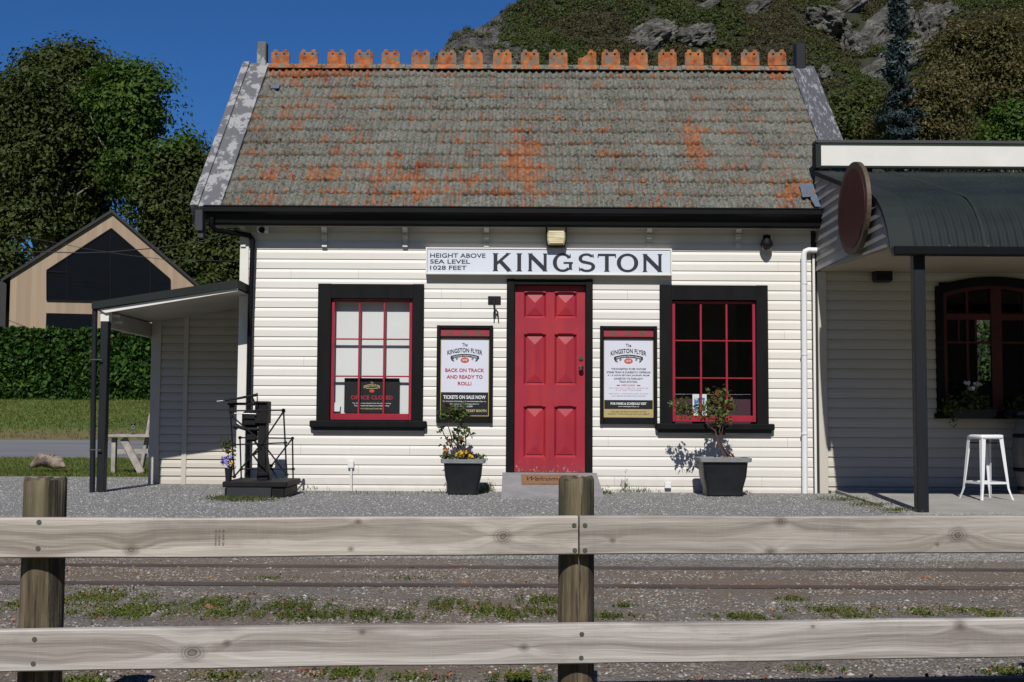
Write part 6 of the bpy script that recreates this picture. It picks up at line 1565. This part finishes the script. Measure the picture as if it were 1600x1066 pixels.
rk = N.ramp(N.noise(1.0, 8, .78, N.co((1, 1, .45), (0, 0, 0), (0, .5, 0))), [(.36, (.02, .019, .016)), (.46, (.08, .074, .064)), (.55, (.15, .142, .125)), (.66, (.27, .26, .235))])
gr = N.ramp(N.noise(.35, 6, .65), [(.35, (.025, .034, .010)), (.55, (.045, .05, .018)), (.7, (.09, .065, .035))])
x_, y_, z_ = N.sep()
lf = N.math('ADD', N.math('MULTIPLY', N.math('SUBTRACT', N.math('MULTIPLY', N.math('ADD', y_, 13.6), .012), x_), .05), N.math('MULTIPLY', N.noise(.12, 5), .9))
msk = N.ramp(lf, [(.42, 0), (.56, 1)])
N.col(N.mix(msk, gr, rk)); N.rough(.95); N.bump(N.noise(.9, 9, .72, N.co((1, 1, 1.5))), 1.0, 1.2); MT['hill'] = N.m
struct(npmesh('hill', V, Fq, 'hill', smooth=True))
def hz_i(x, y):
    i = (x - gx[0]) / GS; j = (y - gyv[0]) / GS; i0 = np.clip(i.astype(int), 0, nx - 2); j0 = np.clip(j.astype(int), 0, len(gyv) - 2); fi, fj = i - i0, j - j0
    return HZ[j0, i0] * (1 - fi) * (1 - fj) + HZ[j0, i0 + 1] * fi * (1 - fj) + HZ[j0 + 1, i0] * (1 - fi) * fj + HZ[j0 + 1, i0 + 1] * fi * fj
def hillhit(px, py):
    d = ray(px, py); d = d / d.y
    for y in np.arange(90, 320, .5):
        q = CAM + d * (y - CAMY)
        if q.z < hz_i(np.array([q.x]), np.array([y]))[0]: return q
    return CAM + d * 280
# unseen wooded range added behind the camera to block low sky and deepen shade
bxs = np.linspace(-900, 900, 61); bys = np.array([-700, -560, -470, -400, -340, -280])
HB = np.array([[(190 + 60 * fbm(x, 3, 260, 4)) * max(0, 1 - abs(y + 540) / 262) ** .9 + GB - 1 for x in bxs] for y in bys]); nb2 = len(bxs)
V = np.stack([np.tile(bxs, len(bys)), np.repeat(bys, nb2), HB.ravel()], 1); ii, jj = np.meshgrid(np.arange(nb2 - 1), np.arange(len(bys) - 1)); a = (jj * nb2 + ii).ravel()
struct(npmesh('hill', V, np.stack([a, a + 1, a + nb2 + 1, a + nb2], 1), 'hill', smooth=True))
# rock outcrops
N = NT('schist_rock')
c = N.ramp(N.noise(.45, 9, .72, N.co((1, 1, 2.2))), [(.32, (.03, .028, .025)), (.44, (.13, .123, .107)), (.56, (.25, .238, .21)), (.70, (.42, .40, .355))])
c = N.mix(N.ramp(N.noise(1.4, 7, .7, N.co((1, 1, 3))), [(.56, 0), (.62, .85)]), c, (.02, .02, .02))
c = N.mix(N.ramp(N.noise(.3, 5), [(.55, 0), (.7, .6)]), c, (.05, .055, .025))
N.col(c); N.rough(.9); N.bump(N.noise(1.6, 9, .75, N.co((1, 1, 2.5))), 1.0, .8); MT['rock'] = N.m
import bmesh
ROCKS = []
def rock(px, py, wpx, hpx, ang, label):
    q = hillhit(px, py); k = (q.y - CAMY) / F; wpx *= 1.3; hpx *= 1.35; q = q + (CAM - q).normalized() * (min(wpx, hpx) * k * .22); q.z += 0; bm = bmesh.new(); bmesh.ops.create_icosphere(bm, subdivisions=5, radius=1)
    ca, sa = math.cos(R(ang)), math.sin(R(ang)); sd_ = random.uniform(0, 50)
    for v in bm.verts:
        p_ = v.co.copy(); n = mnoise.noise(p_ * 1.3 + Vector((sd_, 0, 0))) * .35 + mnoise.noise(p_ * 3.1 + Vector((sd_, 4, 0))) * .18
        ce = mnoise.cell(p_ * 2.2 + Vector((sd_, 1, 2))) * .10; c2_ = mnoise.cell(p_ * 4.5 + Vector((sd_, 8, 2))) * .10; s_ = 1 + n + ce * .9 + c2_ * .6 - .16 * abs(mnoise.noise(Vector((p_.x * 2.2, p_.y * 2.2, p_.z * 6)) + Vector((sd_, 0, 0))))
        x, y, z = p_.x * wpx / 2 * k * s_, p_.y * hpx / 2 * k * s_ * .9, p_.z * hpx / 2 * k * s_
        v.co = (q.x + x * ca - z * sa, q.y + y, q.z + x * sa + z * ca)
    me = bpy.data.meshes.new('rock_outcrop'); bm.to_mesh(me); bm.free(); me.materials.append(MT['rock'])
    o = bpy.data.objects.new('rock_outcrop', me); COL.objects.link(o); tag(o, label, 'rock', 'rock outcrops on the hillside'); ROCKS.append((q, max(wpx, hpx) / 2 * k))
for args in [(1385, 110, 130, 34, 34, 'long smooth tongue-shaped rock lying lowest, left of the blue conifer'), (1375, 62, 105, 48, 52, 'big fissured crag standing above the tongue-shaped rock'), (1335, 80, 30, 46, 20, 'narrow upright rock left of the fissured crag'),
             (1296, 40, 36, 60, 60, 'tall grey rock above the dark hollow over the right finial'), (1325, 12, 60, 20, 30, 'small pale rock at the top edge left of the conifer'), (1450, 55, 44, 70, 0, 'blocky rock right of the blue conifer'), (1020, 62, 66, 42, 22, 'rounded slab rock above the ridge tiles, left one of the two'),
             (1088, 60, 50, 32, 15, 'split dark-seamed rock above the ridge tiles, right one of the two'), (1288, 120, 18, 26, 0, 'small grey stone just right of the right finial'), (1180, 16, 46, 18, 40, 'thin rock ledge at the top edge over the right part of the roof'), (1100, 14, 50, 16, 30, 'flat rock ledge at the top edge over the middle of the roof'), (1470, 22, 40, 22, 20, 'small rock high on the slope above the blocky one')]:
    rock(*args)
# bush cover on the hill
n = 48000; X = RNG.uniform(-30, 139, n); Y = RNG.uniform(105, 245, n); Zh = hz_i(X, Y)
el_ = (Zh - CAMZ) / (Y - CAMY); px_ = 800 + X / (Y - CAMY) * F
keep = (el_ > .21) & (el_ < .40) & (px_ > 650) & (px_ < 2050)
leftm = px_ - 790 + (el_ - .345) * 1400 * 1.0
mn = np.array([mnoise.noise(Vector((x / 13, y / 13, 1.5))) for x, y in zip(X, Y)])
keep &= ((leftm + mn * 60 > -20) | (RNG.random(n) > .90)) & (mn > -.75)
for q, r_ in ROCKS: keep &= ~(((X - q.x) ** 2 + ((Y - q.y) * .7) ** 2) < (r_ * .5) ** 2)
X, Y, Zh, px_ = X[keep], Y[keep], Zh[keep], px_[keep]
print('bushes', len(X))
rb = RNG.uniform(.4, 1.15, len(X)) * (1 + .8 * (RNG.random(len(X)) > .82)); per = 56
u = RNG.normal(size=(len(X), per, 3)); u /= np.linalg.norm(u, axis=2)[:, :, None]; u[:, :, 2] = np.abs(u[:, :, 2]); u *= (rb[:, None] * (.55 + .5 * RNG.random((len(X), per))))[:, :, None]
Cb = (np.stack([X, Y, Zh - .1], 1)[:, None] + u)
m2 = np.array([mnoise.noise(Vector((x / 9, y / 9, 8.5))) for x, y in zip(X, Y)]) + RNG.normal(size=len(X)) * .16 > .14
MT['leafF'] = foliage('bush_brown', (.03, .026, .012), (.075, .062, .024), (.12, .10, .04), None, .3)
un = u / np.linalg.norm(u, axis=2)[:, :, None] + np.array((0, -.15, .25))
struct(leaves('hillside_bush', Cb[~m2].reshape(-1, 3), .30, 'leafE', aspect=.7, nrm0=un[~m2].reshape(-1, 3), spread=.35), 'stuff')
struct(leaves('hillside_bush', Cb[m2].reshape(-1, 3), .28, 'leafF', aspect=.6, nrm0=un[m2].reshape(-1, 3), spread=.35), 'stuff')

# right-hand trees in front of the hill
def cone_tree(label, px, pyt, Y, half, lean=0):
    q = P(px, pyt, Y); k = (Y - CAMY) / F; t = thing('conifer_tree', label, 'tree', (q.x, Y, 2)); mb = MB(); x = q.x; H = q.z
    mb.tube([(x, Y, 1.8), (x, Y, H * .5), (x, Y, H)], [.3, .18, .02], 8); C = []
    nb_ = 230
    for i in range(nb_):
        f = (i + random.random()) / nb_; z = H - (H - 3) * f; L = half * k * (.08 + .98 * f ** 1.1) * random.uniform(.45, 1.12); a = random.uniform(0, 6.283)
        if mnoise.noise(Vector((a, z * .35, 3))) < -.22: continue
        e = Vector((x + L * math.cos(a), Y + L * math.sin(a), z - L * .18 + .35 * L * random.uniform(0, .5))); mb.tube([(x, Y, z), e], [.05, .012], 4)
        m_ = int(40 + L * 60); s = RNG.random(m_) ** .7; w_ = .30 * (1 - s * .5)
        C.append(np.array((x, Y, z))[None] * (1 - s)[:, None] + np.array(e)[None] * s[:, None] + RNG.normal(size=(m_, 3)) * (w_[:, None] * np.array((.8, .8, .42))))
    mb.build('trunk', 'bark_d', t); leaves('crown', np.concatenate(C), .26, 'leafD', t, aspect=.4)
cone_tree('tall blue-green conifer standing against the grey crags', 1402, -12, 44, 92)
YR = 52
for (px, blobs, m_, lab, nc) in [
    (1520, [(1480, 105, 50, 55), (1530, 90, 60, 55), (1590, 80, 60, 60), (1500, 160, 65, 50), (1560, 150, 60, 60), (1620, 150, 60, 70), (1460, 200, 55, 45), (1530, 215, 70, 50)], 'leafC', 'broad brown-green feathery tree above the shop parapet', 2500),
    (1440, [(1430, 185, 45, 40), (1400, 215, 45, 35), (1470, 150, 40, 40), (1445, 225, 60, 40)], 'leafC', 'lower brown-green feathery tree right beside the conifer', 900)]:
    Y_ = YR if px > 1500 else 48; q = P(px, 500, Y_)
    tree(lab, (q.x, Y_, 2), [(q.x, Y_, 1.6, .3), (q.x + .2, Y_, 6, .22), (q.x, Y_, 10, .14), (q.x, Y_, 13, .05)], [bp(a, b, c, d, Y_) for a, b, c, d in blobs], m_, .17, nc, 34, .36, bark='bark_d', nbr=60, name='feathery_tree')
q = P(1590, 500, 40)
tree('fresh green bushy tree at the right edge just above the parapet', (q.x, 40, 2), [(q.x, 40, 1.5, .2), (q.x, 40, 6, .1), (q.x, 40, 9, .04)], [bp(1590, 190, 28, 35, 40), bp(1600, 230, 40, 40, 40), bp(1570, 225, 25, 25, 40)], 'leafB', .2, 330, 30, .3, nbr=12)
q = P(1330, 500, 62)
tree('green bushy tree behind the right bargeboard at the hill foot', (q.x, 62, 2), [(q.x, 62, 1.5, .2), (q.x, 62, 8, .1), (q.x, 62, 13, .04)], [bp(1325, 190, 45, 35, 62), bp(1370, 205, 45, 30, 62), bp(1300, 215, 50, 30, 62), bp(1430, 150, 20, 20, 62)], 'leafE', .24, 900, 30, .4, nbr=16)

# paint, stone and timber reflectances were mixed for a weaker sun: take them all down by the same share
for mt in bpy.data.materials:
    if not mt.use_nodes: continue
    b = mt.node_tree.nodes.get('Principled BSDF')
    if not b or any(n.type == 'BSDF_TRANSLUCENT' for n in mt.node_tree.nodes) or b.inputs['Transmission Weight'].default_value > 0: continue
    i = b.inputs['Base Color']; x = mt.node_tree.nodes.new('ShaderNodeMix'); x.data_type = 'RGBA'; x.blend_type = 'MULTIPLY'; x.inputs[0].default_value = 1
    x.inputs[7].default_value = (.755, .755, .755, 1)
    if i.is_linked: mt.node_tree.links.new(i.links[0].from_socket, x.inputs[6])
    else: x.inputs[6].default_value = i.default_value
    mt.node_tree.links.new(x.outputs[2], i)
